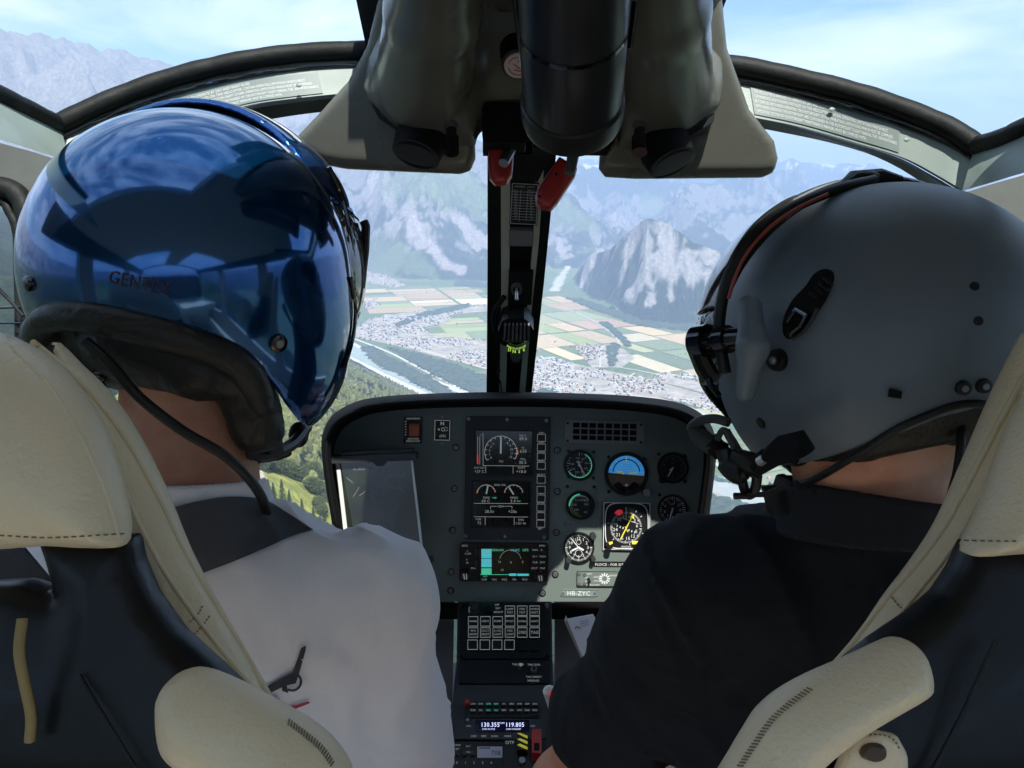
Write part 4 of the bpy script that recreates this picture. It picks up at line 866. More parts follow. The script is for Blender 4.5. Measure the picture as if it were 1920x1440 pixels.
def vent(u, v, tilt, label):
    v += 10
    r = thing('air_vent', label, 'air vent', tuple(W([P(u, v, .93)])[0]), 'round air vents under the overhead console')
    c = P(u, v, .905); ax = np.array([tilt, -.90, -.30]); ax /= np.linalg.norm(ax)
    g = G(); g.tube([c - ax * .035, c - ax * .01, c + ax * .008, c + ax * .010, c + ax * .006, c - ax * .020], [.026, .030, .027, .0245, .0225, .019], 32, cap=True); g.obj('vent_housing', M['matte'], r, sharp=50)
    g = G(); g.tube([c + ax * .009, c + ax * .0115, c + ax * .009], [.0278, .0262, .0246], 32, cap=False); g.obj('vent_rim', M['bezel'], r)
    g = G(); [g.rod(c + ax * .002 + e * .021, c + ax * .002 - e * .021, .0011, .0011, 6) for e in (np.array([1., 0, 0]), np.cross(ax, [1., 0, 0]) / np.linalg.norm(np.cross(ax, [1., 0, 0])))]; g.obj('vent_vane', M['black'], r)
vent(784, 268, -.25, 'round black air vent under the sun visor nearer the blue helmet'); vent(1255, 284, .35, 'round black air vent under the sun visor above the grey helmet')
def knob(u, v, lab):
    r = thing('lock_knob', lab, 'knob', tuple(W([P(u, v, .88)])[0])); g = G(); g.tube([P(u, v - 24, .885), P(u, v - 8, .88), P(u, v - 4, .88), P(u, v + 24, .872)], [.006, .006, .0085, .0085], 14); g.obj('grip', M['gloss'], r)
    g = G(); g.rod(P(u - 1, v - 30, .885), P(u, v - 20, .883), .0075, .007, 6); g.obj('nut', M['screw'], r)
knob(846, 262, 'black cylindrical knob under the console, beside the blue helmet side visor'); knob(1199, 262, 'black cylindrical knob with steel nut under the console, right of the big tube')
tb = thing('lamp_tube', 'thick black glossy tube hanging along the overhead console', 'tube', tuple(W([P(1075, 200, .7)])[0]))
ta, tz = P(1081, -300, .50), P(1073, 205, .705); dx = (tz - ta) / np.linalg.norm(tz - ta)
g = G(); g.tube([ta, ta + dx * .12, tz - dx * .075, tz - dx * .073, tz - dx * .005], [.0425, .0425, .0425, .0430, .0430], 48); g.obj('barrel', M['tube'], tb, sharp=50)
g = G(); g.tube([tz - dx * .014, tz - dx * .012, tz + dx * .004, tz + dx * .012], [.0435, .0455, .0455, .0435], 48); g.obj('collar', M['black'], tb, sharp=40)
g = G(); g.tube([tz - dx * .088, tz - dx * .084], [.0431, .0431], 48, cap=False); g.obj('seam_ring', M['gloss'], tb)
for tr in ([P(962, -40, .66), P(974, 60, .68), P(982, 130, .69)], [P(1196, -40, .66), P(1188, 40, .68), P(1180, 90, .69)]): g = G(); g.tube(tr, [.003, .003, .003], 8); g.obj('trim_rod', M['gloss'], tb)
bt = thing('push_button', 'round white button with red symbols beside the black tube', 'button', tuple(W([P(968, 130, .84)])[0]))
bc = P(971, 112, .84); bx = np.array([.02, -.8, -.55]); bx /= np.linalg.norm(bx)
g = G(); g.tube([bc - bx * .02, bc + bx * .008], [.019, .0175], 28); g.obj('housing', M['black'], bt)
g = G(); g.tube([bc + bx * .006, bc + bx * .011], [.0150, .0145], 28); g.obj('cap', M['button'], bt)
e1 = np.array([1, 0, 0.]); e2 = np.cross(bx, e1); e2 /= np.linalg.norm(e2); bf = lambda u, v, t=0: bc + bx * (.0116 + t) + e1 * u + e2 * v
g = G(); g.ring(bf, 0, 0, .0098, .0108, 0, .0002, 15, 170); g.ring(bf, 0, 0, .0098, .0108, 0, .0002, 200, 340)
for a, b in (((-.005, -.003), (.001, .003)), ((.001, .003), (.004, -.002)), ((-.004, .004), (.003, .006)), ((-.001, -.006), (.005, -.005))): g.line(bf, a, b, .0012, 0, .0002)
g.obj('symbol', M['redink'], bt)
# mounting blocks and the two red levers
g = G(); g.prism(Fr(0, .93, 400, .93), [(905, 203), (986, 203), (986, 270), (984, 277), (907, 277), (905, 262)], .02, -.02); g.obj('mounting_block', M['matte'], oh)
g = G(); g.prism(Fr(0, .93, 400, .93), [(996, 203), (1160, 203), (1152, 262), (1140, 283), (1000, 281)], .01, -.02); g.obj('mounting_block', M['matte'], oh)
def lever(pts, d, hw, shaft, label):
    f = polyex(pts, d, hw, .007); lo, hi = bbox(*[(u, v, d) for u, v in pts]); lo[2] -= .03; hi[2] += .03
    r = thing('red_lever', label, 'lever', tuple(W([P(pts[0][0], pts[0][1], d)])[0]), 'red levers hanging below the overhead console')
    sdf('grip', f, lo, hi, .0022, M['red'], r); g = G(); g.rod(P(*shaft[0]), P(*shaft[1]), .0075, .006, 10); g.obj('shaft', M['screw'], r)
    return r
lever([(917, 277), (960, 277), (963, 300), (960, 330), (950, 345), (928, 347), (918, 336), (915, 305)], .95, .013, [(966, 262, .955), (944, 306, .925)], 'short red lever hanging in front of the top of the centre post')
lr = lever([(1048, 297), (1082, 318), (1078, 332), (1044, 384), (1034, 394), (1014, 391), (1005, 384), (1004, 366), (1010, 352)], .93, .014, [(1079, 268, .93), (1068, 328, .915)], 'long slanting red lever right of the centre post')
g = G()
for u, v in ((1043, 327), (1011, 368)): g.cyl(Fr(0, .9145, 400, .9145), u, v, 3, .0015, -.002, 14)
g.obj('rivet', M['black'], lr)
# ------------------------------------------------------------------ instrument panel
ip = thing('instrument_panel', 'black instrument panel with round gauges and two engine screens under a hood', 'instrument panel', tuple(W([P(960, 1120, 1.5)])[0]))
HO = [(640, 1180), (626, 1010), (612, 920), (604, 850), (607, 815), (622, 785), (655, 762), (700, 749), (800, 741), (960, 738), (1100, 741), (1200, 747), (1270, 758), (1312, 778), (1334, 805), (1342, 845), (1338, 900), (1325, 1010), (1310, 1180)]
cxp, cyp = 970, 930
def inset(p, k, kx=None): kx = kx or k; return [(cxp + (u - cxp) * kx, cyp + (v - cyp) * k) for u, v in p]
o3 = smooth_pts([P(u, v, 1.66) for u, v in HO], 6); i3 = smooth_pts([P(u, v, 1.34) for u, v in inset(HO, .935, .978)], 6); ii3 = smooth_pts([P(u, v, 1.54) for u, v in inset(HO, .86, .935)], 6)
mid = [(a + b) / 2 + np.array([0, .006, 0]) + (a - P(cxp, cyp, a[2])) * .012 for a, b in zip(o3, i3)]
g = G(); rows = [o3, mid, i3, [p + (P(cxp, cyp, p[2]) - p) * .02 + np.array([0, 0, .004]) for p in i3], ii3]
V = np.concatenate([np.array(r) for r in rows]); n = len(o3); F = [(j * n + i, j * n + i + 1, (j + 1) * n + i + 1, (j + 1) * n + i) for j in range(4) for i in range(n - 1)] + [(4 * n + i, 4 * n + i + 1, i + 1, i) for i in range(n - 1)]
g.add(V, F); hood = g.obj('glareshield_hood', M['hood'], ip, sharp=70)
g = G(); g.tube(i3, .0035, 8); g.obj('hood_lip', M['hood'], hood, sharp=70)
PP = Fr(0, 1.5, 1000, 1.5)
face = inset(HO, .90, .955)[1:-1]; face = [(face[0][0] + 4, 1128)] + face + [(face[-1][0] - 4, 1128)]
g = G(); g.prism(PP, face, 0, -.006); g.obj('face_plate', M['panel'], ip, sharp=40)
# the dark shroud that closes the panel below, and its lower lip
g = G(); g.slab(PL([(632, 1124, 1.50), (960, 1132, 1.49), (1306, 1124, 1.50)]), PL([(632, 1150, 1.60), (960, 1150, 1.60), (1306, 1150, 1.60)]), (0, -.012, 0)); g.obj('lower_shroud', M['hood'], ip)
T = .0004
def screw(u, v, r=5, m='screw', par=ip):
    g = G(); g.cyl(PP, u, v, r + 1.6, 0, .0012, 20); g.obj('washer', M['black'], par)
    g = G(); g.cyl(PP, u, v, r, .0010, .0042, 18, r * .72); a = rng.uniform(0, 90); s_ = g.obj('screw', M[m], par)
    g = G(); g.line(PP, (u - r * .6 * math.cos(a), v - r * .6 * math.sin(a)), (u + r * .6 * math.cos(a), v + r * .6 * math.sin(a)), 1.2, .0043, .0046); g.obj('slot', M['matte'], s_)
for u, v in [(855, 839), (852, 916), (849, 994), (846, 1072), (845, 1107), (1045, 844), (1045, 921), (1043, 998), (1041, 1077), (1017, 1112)]: screw(u, v)
for u, v in [(1212, 1112), (1228, 1076)]: screw(u, v, 4)
# --- guarded switch and small placard at the left
g = G(); g.rect(PP, 757, 781, 792, 831, .003, 0, 1); sp = g.obj('switch_panel', M['black'], ip)
g = G(); g.text(PP, 775, 784.5, 3.4, 'CARGO RELEASE', .0032, wmax=26); g.text(PP, 775, 827, 3.2, 'EMERG FLOAT', .0032, wmax=26); g.text(PP, 775, 822.5, 3.2, 'INFLATION', .0032, wmax=20)
for k in range(6): g.line(PP, (759.5, 790 + 5 * k), (762.5, 790 + 5 * k), 1.0, .0032, .0031)
g.obj('lettering', M['lit'], sp, flat=True)
g = G(); g.rect(PP, 769, 794, 787, 817, .016, .003, 1, 2); g.rect(PP, 772, 797, 784, 803, .020, .016, 1, 1.5); g.obj('switch_guard', M['orange'], sp)
g = G(); g.rect(PP, 814, 786, 845, 827, .0025, 0, 1, 3); s2 = g.obj('warning_placard', M['black'], ip)
g = G(); g.frame(PP, 815.5, 788, 843.5, 825, .9, .0028, .0025, 1); g.line(PP, (827, 791), (827, 797), 1.4, .0028, .0026); g.line(PP, (832, 791), (832, 797), 1.4, .0028, .0026); g.line(PP, (827, 791), (832, 797), 1, .0028, .0026)
g.ring(PP, 831, 805, 2.6, 3.6, .0028, .0026, n=20); g.cyl(PP, 823, 805, 1.8, .0026, .0028, 12); g.line(PP, (835, 800), (840, 803), .8, .0028, .0026); g.line(PP, (835, 808), (840, 806), .8, .0028, .0026); g.text(PP, 830, 817, 5, '(00)', .0028, wmax=13); g.obj('lettering', M['lit'], s2, flat=True)
for u, v in ((829, 781.5), (829, 832)):
    g = G(); g.cyl(PP, u, v, 2.6, 0, .002, 12); g.obj('screw', M['screw'], ip)
# --- twin engine display
g = G(); g.rect(PP, 872, 781, 1031, 1011, .006, 0, .7, 4); ed = g.obj('engine_display', M['bezel'], ip)
g = G()
g.rect(PP, 889, 804, 1000, 893, .0075, .006, .7, 2); g.rect(PP, 884, 899, 996, 989, .0075, .006, .7, 2); g.obj('screen_bezel', M['black'], ed)
g = G(); g.rect(PP, 892, 808, 997, 890, .0082, .0075, .7); g.obj('screen', M['screen'], ed)
g = G(); g.rect(PP, 887, 903, 993, 985, .0082, .0075, .7); g.obj('screen', M['screen'], ed)
t0, t1 = .0085, .0083
def arc(g, u, v, r, a0, a1, w_, t0=t0, t1=t1, n=30): g.ring(PP, u, v, r - w_ / 2, r + w_ / 2, t0, t1, a0, a1, n)
g = G(); cu, cv = 939, 847
arc(g, cu, cv, 30, 152, 385, 1.1)
for k in range(13):
    a = R(150 + k * 19.6); g.line(PP, (cu + 30 * math.cos(a), cv + 30 * math.sin(a)), (cu + 26 * math.cos(a), cv + 26 * math.sin(a)), 1.2, t0, t1)
    if k in (0, 1, 2, 3, 4, 8, 9, 10, 11, 12): g.text(PP, cu + 21 * math.cos(a), cv + 21 * math.sin(a), 4, str(k), t0)
g.line(PP, (939, 850), (939.5, 819), 3.0, t0 + .0001, t1, 2.6)
for a, b in (((906, 811), (906, 872)), ((906, 872), (992, 873)), ((911, 873), (911, 886)), ((962, 873), (962, 887)), ((896, 818), (896, 870)), ((900, 818), (900, 870))): g.line(PP, a, b, .8, t0, t1)
g.text(PP, 940, 864, 4, 'FLI', t0); g.text(PP, 980, 816, 3.4, 'NG %', t0); g.text(PP, 981, 822, 5.6, '89.0', t0); g.text(PP, 980, 839, 3.4, 'T4', t0); g.text(PP, 981, 845, 5.8, '630', t0); g.text(PP, 980, 860, 3.4, 'TRQ', t0); g.text(PP, 980, 866, 5.6, '30.5', t0)
g.text(PP, 899, 876, 3.6, 'OUT OAT', t0, wmax=20); g.text(PP, 899, 883, 5, '+27 C', t0, wmax=18); g.text(PP, 978, 876, 3.6, 'DURT', t0); g.text(PP, 977, 883, 5.4, '+18.0', t0); g.text(PP, 901, 815, 3, '-0', t0)
g.obj('display_marking', M['lit'], ed, flat=True)
g = G(); g.rect(PP, 894.5, 852, 897.5, 869, t0, t1); arc(g, cu, cv, 31.5, 345, 352, 2.2); g.text(PP, 967, 868, 3, '+', t0); g.obj('red_marking', M['redm'], ed, flat=True)
g = G(); arc(g, cu, cv, 31.5, 355, 368, 2.2); arc(g, 912, 926, 17.5, 188, 215, 1.4); g.obj('amber_marking', M['amber'], ed, flat=True)
g = G(); arc(g, 912, 926, 18, 195, 345, 1.0); arc(g, 963, 926, 18, 195, 345, 1.0)
for c0, c1, an in ((912, 925, -78), (963, 926, -122)):
    for k in range(7): a = R(195 + k * 25); g.line(PP, (c0 + 18 * math.cos(a), c1 + 18 * math.sin(a)), (c0 + 15.5 * math.cos(a), c1 + 15.5 * math.sin(a)), 1, t0, t1)
    g.line(PP, (c0, c1), (c0 + 16 * math.cos(R(an)), c1 + 16 * math.sin(R(an))), 2.6, t0, t1)
g.text(PP, 938, 908, 3.8, 'ENG OIL', t0); g.text(PP, 912, 930 + 2, 3.8, 'TEMP', t0); g.text(PP, 911, 938, 5.2, '68 C', t0); g.text(PP, 964, 932, 3.8, 'PRESS', t0); g.text(PP, 962, 938, 5.4, '3.4', t0)
g.v = g.v; g.line(PP, (889, 942.5), (990, 943), .8, t0, t1); g.line(PP, (889, 967.5), (990, 968), .8, t0, t1); g.line(PP, (910, 968), (910, 983), .8, t0, t1); g.line(PP, (964, 968), (964, 983), .8, t0, t1)
g.text(PP, 939, 948, 4, 'GEN', t0); g.line(PP, (920, 948), (932, 948), .8, t0, t1); g.line(PP, (946, 948), (960, 948), .8, t0, t1); g.line(PP, (920, 948), (920, 953), .8, t0, t1); g.line(PP, (960, 948), (960, 953), .8, t0, t1)
g.text(PP, 918, 957.5, 5.4, '28.0v', t0); g.text(PP, 961, 957.5, 5.4, '+20a', t0); g.text(PP, 898, 972, 3.4, 'FUEL', t0); g.text(PP, 899, 979, 5, '72', t0); g.text(PP, 977, 973, 3.6, 'ENG', t0); g.text(PP, 977, 979.5, 4.6, '1:51 hr', t0)
g.obj('display_marking', M['lit'], ed, flat=True)
g = G(); arc(g, 912, 926, 17.5, 318, 345, 1.6); arc(g, 963, 926, 17.5, 195, 212, 1.6); g.obj('red_marking', M['redm'], ed, flat=True)
g = G(); g.text(PP, 927, 932, 3.6, '+60', t0); g.text(PP, 973, 938, 3.6, 'bar', t0); g.obj('green_marking', M['green'], ed, flat=True)
keys = [('OFF1', 814), ('OFF2', 832), ('SCROLL', 849), ('RESET', 866), ('SELECT', 892), ('-', 911), ('+', 927), ('ENTER', 944), ('BRT+', 960), ('BRT-', 974)]
for i, (kx, y) in enumerate(keys):
    g = G(); g.rect(PP, 1007.5 - i * .15, y, 1022.5 - i * .15, y + 13, .0078, .006, .7, 1.5); kb = g.obj('key', M['black'], ed)
    g = G(); g.frame(PP, 1007.5 - i * .15, y, 1022.5 - i * .15, y + 13, .7, .0080, .0077, .7); g.text(PP, 1015 - i * .15, y - 2.6 if i < 9 else y + 16, 3.3, kx, .0064, wmax=15); g.obj('key_marking', M['lit'], kb, flat=True)
for u, v in [(879, 785), (951, 786), (1024, 788), (874, 1003), (947, 1004), (1020, 1006)]:
    g = G(); g.cyl(PP, u, v, 3.8, .006, .0092, 14, 3); g.obj('screw', M['screw'], ed)
# --- navigator
g = G(); g.rect(PP, 862, 1017, 1028, 1088, .010, 0, .5, 4); nv = g.obj('navigator_unit', M['black'], ip)
g = G(); g.rect(PP, 899, 1024, 994, 1079, .0112, .010, .5, 1); g.obj('screen', M['screen'], nv)
n0, n1 = .0116, .0113
g = G(); g.rect(PP, 903, 1027, 922, 1044, n0, n1); g.rect(PP, 903, 1045, 922, 1061, n0, n1); g.obj('frequency_field', M['cyan'], nv)
g = G(); g.rect(PP, 903, 1063, 922, 1074, n0, n1); g.text(PP, 932, 1029, 4.2, 'TERRAIN', n0); g.text(PP, 985, 1029, 4.6, 'GPS', n0); g.line(PP, (901, 1074.5), (992, 1075), .9, n0, n1); g.text(PP, 910, 1077.5, 3.4, 'LOI', n0); g.obj('green_marking', M['green'], nv, flat=True)
g = G(); g.text(PP, 912.5, 1031, 5, '127.000', n0 + .0003, wmax=17); g.text(PP, 912.5, 1038, 4.6, '118.10', n0 + .0003, wmax=15); g.text(PP, 912.5, 1049, 5, '110.30', n0 + .0003, wmax=17); g.text(PP, 912.5, 1056, 5, '114.80', n0 + .0003, wmax=17); g.text(PP, 958, 1051, 5, 'x', n0); g.text(PP, 937, 1051, 4, 'N', n0); g.text(PP, 980, 1051, 4, 'E', n0); g.text(PP, 942, 1066, 4, '15', n0)
arc(g, 957, 1049, 20, 190, 350, .6, n0, n1)
g.obj('display_marking', M['lit'], nv, flat=True)
g = G(); g.rect(PP, 955, 1072.5, 968, 1077, n0 + .0002, n1); g.rect(PP, 970, 1073, 991, 1077, n0 + .0001, n1); g.text(PP, 966, 1029, 4.4, 'VLOC', n0); g.obj('cyan_marking', M['cyan'], nv, flat=True)
for u, v, r in ((874, 1074, 11), (1012, 1077, 11)):
    g = G(); g.cyl(PP, u, v, r, .010, .022, 30, r * .95); k = g.obj('knob', M['gloss'], nv, sharp=30); g = G(); g.cyl(PP, u, v, r * .62, .022, .030, 24); g.obj('inner_knob', M['bezel'], k, sharp=30)
    g = G(); g.line(PP, (u - 3, v - 5), (u - 1, v + 5), 1.6, .0303, .030); g.line(PP, (u + 2, v - 5), (u + 3, v + 5), 1.6, .0303, .030); g.obj('knob_mark', M['lit'], k)
g = G()
for i, tx in enumerate(['COM', 'VLOC', 'MSG', 'FPL', 'PROC']): g.text(PP, 908 + i * 19, 1084, 3.6, tx, .0104, wmax=10)
for i, (u, v, tx) in enumerate([(872, 1021, 'GNSS'), (877, 1031, 'C'), (878, 1036, 'COM'), (876, 1047, 'V'), (877, 1053, 'ID'), (889, 1063, 'PWR'), (1016, 1021, 'RNG'), (1003, 1029, 'RNG'), (1015, 1029, 'A'), (1003, 1041, 'D->'), (1017, 1041, 'MENU'), (1003, 1052, 'CLR'), (1017, 1052, 'ENT'), (1002, 1063, 'DFLT'), (1017, 1063, 'MAP')]): g.text(PP, u, v, 3.4, tx, .0104, wmax=11)
g.obj('lettering', M['lit'], nv, flat=True)
for u, v in ((893, 1034), (893, 1056)):
    g = G(); g.rect(PP, u - 2.5, v - 7, u + 2.5, v + 7, .0135, .010, 0, 2); g.obj('rocker_key', M['bezel'], nv)
# --- air grille
g = G(); g.frame(PP, 1062, 791, 1203, 828, 5, .004, 0, 1.3); g.rect(PP, 1059, 788, 1072, 830, .0038, 0, 1.3, 2); g.rect(PP, 1194, 791, 1207, 833, .0038, 0, 1.3, 2)
for i in range(9): g.line(PP, (1073 + i * 15.2 + .2, 789 + i * .33), (1072.6 + i * 15.2, 829 + i * .33), 2.4, .0036, .0004)
for j in range(4): g.line(PP, (1070, 790.5 + j * 12), (1196, 793.5 + j * 12), 2.6, .0036, .0004)
gr = g.obj('speaker_grille', M['grille'], ip)
g = G(); g.rect(PP, 1072, 791, 1196, 830, .0008, .0002, 1.3); g.obj('grille_backing', M['matte'], gr)
for u, v in ((1064, 793), (1064, 826), (1201, 796), (1201, 829)):
    g = G(); g.cyl(PP, u, v, 2.6, .0038, .0052, 12); g.obj('screw', M['black'], gr)
# --- gauges
def gauge(name, u, v, r, bz=4, label=None, square=False, par=ip):
    g = G()
    if square: g.rect(PP, u - 44, v - 44, u + 44, v + 44, .006, 0, 1, 12)
    else: g.ring(PP, u, v, r - 1, r + bz, .0055, 0, n=48)
    b = g.obj(name, M['black'], par, label=label, sharp=40)
    g = G(); g.cyl(PP, u, v, r, .0006, .0016 if not square else .0066, 48); g.obj('dial', M['dial'], b)
    return b
def dial_text(g, u, v, r, labs, a0, a1, h, t):
    for i, s_ in enumerate(labs): a = R(a0 + (a1 - a0) * i / max(1, len(labs) - 1)); g.text(PP, u + r * math.cos(a), v + r * math.sin(a), h, s_, t)
z0, z1 = .0020, .0017
b = gauge('airspeed_indicator', 1086, 872, 25)
g = G(); g.ring(PP, 1086, 872, 22.3, 23.8, z0, z1, -60, 150, 40); g.obj('green_arc', M['green'], b, flat=True)
g = G(); g.ticks(PP, 1086, 872, 20, 24, 24, .8, z0 + .0001, z1, -90, 230); g.ticks(PP, 1086, 872, 17.5, 24, 8, 1.2, z0 + .0001, z1, -90, 230); dial_text(g, 1086, 872, 13.5, ['160', '20', '40', '60', '80', '100', '120', '140'], -100, 190, 3.8, z0); g.text(PP, 1086, 866, 3.3, 'KM/H', z0); g.obj('scale', M['white'], b, flat=True)
g = G(); g.line(PP, (1083, 864), (1096, 890), 3.2, .0032, .0026, 1.8); g.cyl(PP, 1086, 872, 2.6, .0026, .0036, 14); g.obj('needle', M['white'], b)
b = gauge('attitude_indicator', 1174, 888, 35, 6)
sk = [(1174 + 34 * math.cos(R(a)), 888 + 34 * math.sin(R(a))) for a in range(183, 363, 6)]
g = G(); g.prism(PP, sk + [(1207, 892)], .0024, .0017); g.obj('sky_half', M['skyb'], b)
g = G(); g.prism(PP, [(1174 + 34 * math.cos(R(a)), 888 + 34 * math.sin(R(a))) for a in range(4, 182, 6)], .0023, .0017); g.obj('ground_half', M['brown'], b)
g = G(); g.ring(PP, 1174, 886, 24, 26, .0034, .0024, 185, 355); g.obj('horizon_ring', M['dkblue'], b)
g = G(); g.line(PP, (1140, 884), (1208, 890), 1, .0030, .0025); [g.line(PP, (1164, 872 + k * 5), (1186, 873 + k * 5), .7, .0030, .0025) for k in range(3)]; g.ticks(PP, 1174, 888, 28, 33, 9, 1.0, .0030, .0025, 195, 360); g.line(PP, (1163, 909), (1189, 910), .7, .0036, .0030); g.cyl(PP, 1174, 909, 2.6, .003, .0038, 14); g.obj('scale', M['white'], b, flat=True)
g = G(); g.line(PP, (1155, 884), (1166, 885), 2.4, .0042, .0034); g.line(PP, (1166, 885), (1169, 889), 2, .0042, .0034); g.line(PP, (1182, 886), (1194, 887), 2.4, .0042, .0034); g.line(PP, (1182, 886), (1179, 889), 2, .0042, .0034); g.line(PP, (1174, 856), (1174, 866), 1.6, .0042, .0034); g.obj('aircraft_symbol', M['yellow'], b)
g = G(); g.prism(PP, [(1150, 908), (1160, 903), (1174, 914), (1188, 903), (1198, 908), (1190, 921), (1174, 924), (1158, 921)], .0038, .0026); g.obj('lower_mask', M['matte'], b)
g = G(); g.cyl(PP, 1175, 920, 6, .006, .016, 20, 5.4); g.obj('cage_knob', M['black'], b)
g = G(); g.cyl(PP, 1211, 922, 8, 0, .012, 24, 7.2); g.obj('silver_knob', M['metal'], ip, sharp=30)
b = gauge('torque_gauge', 1088, 947, 23)
g = G(); g.ring(PP, 1088, 947, 19, 22, z0, z1, 175, 268, 30); g.obj('green_arc', M['green'], b, flat=True)
g = G(); g.ring(PP, 1088, 947, 15.6, 17.4, z0, z1, 100, 290, 30); g.ring(PP, 1088, 947, 19.4, 21, z0, z1, 82, 172, 30); g.obj('olive_arc', mat('arc olive', (.25, .24, .08), .5), b, flat=True)
g = G(); g.ring(PP, 1088, 947, 17.5, 18.6, z0, z1, 190, 325, 30); dial_text(g, 1088, 947, 11, ['100', '150', '200', '250', '300'], 130, 350, 4, z0); g.text(PP, 1099, 938, 3.8, '350', z0); g.text(PP, 1098, 960, 3.2, 'NR', z0); g.obj('scale', M['white'], b, flat=True)
g = G(); g.line(PP, (1090, 949), (1079, 931), 2.4, .0032, .0024, 1.2); g.obj('needle', M['dial'], b)
b = gauge('clock', 1085, 1026, 27, 2)
g = G(); g.ticks(PP, 1085, 1026, 22, 25.5, 60, .6, z0, z1); g.ticks(PP, 1085, 1026, 21, 25.5, 12, 1.2, z0 + .0001, z1); dial_text(g, 1085, 1026, 17, ['12', '1', '2', '3', '4', '5', '6', '7', '8', '9', '10', '11'], -90, 240, 5.4, z0); g.ring(PP, 1085, 1037, 6, 6.8, z0, z1, n=24); g.ring(PP, 1085, 1016, 4, 4.6, z0, z1, n=24); g.obj('scale', M['white'], b, flat=True)
g = G(); g.line(PP, (1087, 1029), (1069, 1007), 1.5, .0036, .003); g.line(PP, (1085, 1026), (1072, 1032), 3, .003, .0024); g.line(PP, (1085, 1026), (1094, 1031), 3.2, .003, .0024); g.cyl(PP, 1085, 1026, 2.2, .003, .0042, 12); g.obj('needle', M['white'], b)
for u, v, r in ((1065, 1047, 5.4), (1111, 1045, 4.6), (1111, 1003, 6)):
    g = G(); g.cyl(PP, u, v, r, 0, .018, 20, r * .9); g.obj('knob', M['bezel'], b, sharp=30)
b = gauge('altimeter', 1261, 877, 26, 3)
g = G(); g.ticks(PP, 1261, 877, 21, 24.5, 50, .6, z0, z1); dial_text(g, 1261, 877, 17, list('0123456789'), -90, 234, 4.6, z0); g.text(PP, 1261, 868, 3.2, 'ALT', z0); g.obj('scale', M['grille'], b, flat=True)
g = G(); g.line(PP, (1262, 876), (1252, 893), 2.2, .0032, .0024); g.line(PP, (1262, 876), (1255, 882), 2.6, .0036, .003); g.obj('needle', M['white'], b)
g = G(); g.cyl(PP, 1240, 899, 6, 0, .014, 20); g.obj('knob', M['black'], b, sharp=30)
b = gauge('vertical_speed_indicator', 1260, 955, 26, 2)
g = G(); g.ticks(PP, 1260, 955, 20, 25, 36, .7, z0, z1); g.ticks(PP, 1260, 955, 18.5, 25, 12, 1.3, z0 + .0001, z1); dial_text(g, 1260, 955, 14.5, ['1', '2', '3', '4', '5', '6', '7', '8', '9'], -115, 205, 5, z0); g.text(PP, 1259, 945, 3.2, 'VSI', z0); g.obj('scale', M['white'], b, flat=True)
g = G(); g.line(PP, (1261, 952), (1255, 973), 3, .0034, .0024, 2); g.obj('needle', M['white'], b)
b = gauge('radio_altimeter', 1256, 1022, 24, 3)
g = G(); g.ticks(PP, 1256, 1022, 18, 22, 30, .8, z0, z1); g.ring(PP, 1256, 1022, 12, 12.8, z0, z1); g.obj('scale', M['white'], b, flat=True)
b = gauge('horizontal_situation_indicator', 1174, 986, 36, square=True)
g = G(); q8 = smooth_pts([np.array(x, float) for x in [(1140, 948), (1174, 942), (1208, 949), (1214, 985), (1208, 1021), (1174, 1027), (1140, 1021), (1134, 985)]], 6, True); [g.line(PP, q8[i], q8[(i + 1) % len(q8)], 1.5, .0082, .0060) for i in range(len(q8))]; g.frame(PP, 1131, 942, 1217, 1029, 1.2, .0068, .0060, 1); g.obj('bezel_line', M['white'], b)
h0, h1 = .0072, .0068
g = G(); g.ticks(PP, 1173, 988, 26, 29.5, 72, .7, h0, h1, 5); g.ticks(PP, 1173, 988, 24.5, 29.5, 12, 1.2, h0 + .0001, h1, 5); dial_text(g, 1173, 988, 20.5, ['N', '3', '6', 'E', '12', '15', 'S', '21', '24', 'W', '30', '33'], -70, 260, 6, h0); g.ticks(PP, 1173, 986, 32, 35.5, 8, 1, h0, h1, -90); g.line(PP, (1173, 950), (1173, 974), 1.2, h0, h1)
for k in range(7): g.line(PP, (1157 + k * 5.4, 983 + k * 2), (1156 + k * 5.4, 986.5 + k * 2), 1.6, h0, h1)
g.line(PP, (1162, 969), (1196, 981), .8, h0, h1); g.text(PP, 1173, 1023.5, 3.2, 'HEADING', .0066, wmax=18); g.obj('scale', M['white'], b, flat=True)
g = G(); g.line(PP, (1184, 967), (1162, 1010), 2.0, .0092, .0084); g.prism(PP, [(1186, 962), (1188, 972), (1179, 968)], .0092, .0084); g.line(PP, (1171, 986), (1176, 996), 1.4, .0092, .0084); g.obj('course_needle', M['yellow'], b)
g = G(); g.prism(PP, [(1151, 961), (1156, 955), (1166, 955), (1166, 962), (1158, 965)], .0082, .0073); g.obj('warning_flag', M['redm'], b)
for u, m in ((1141, 'yellow'), (1211, 'yellow')):
    g = G(); g.cyl(PP, u, 1019, 6.5, .006, .024, 22, 5.8); k = g.obj('knob', M['black'], b, sharp=30); g = G(); g.prism(PP, [(u - 3, 1012), (u + 4, 1010), (u + 5, 1014), (u - 1, 1017)], .0250, .0244); g.obj('knob_arrow', M[m], k)
g = G(); g.prism(PP, [(1184, 1013), (1196, 1013), (1196, 1019), (1184, 1019)], .0072, .0067); g.obj('flag', M['yellow'], b)
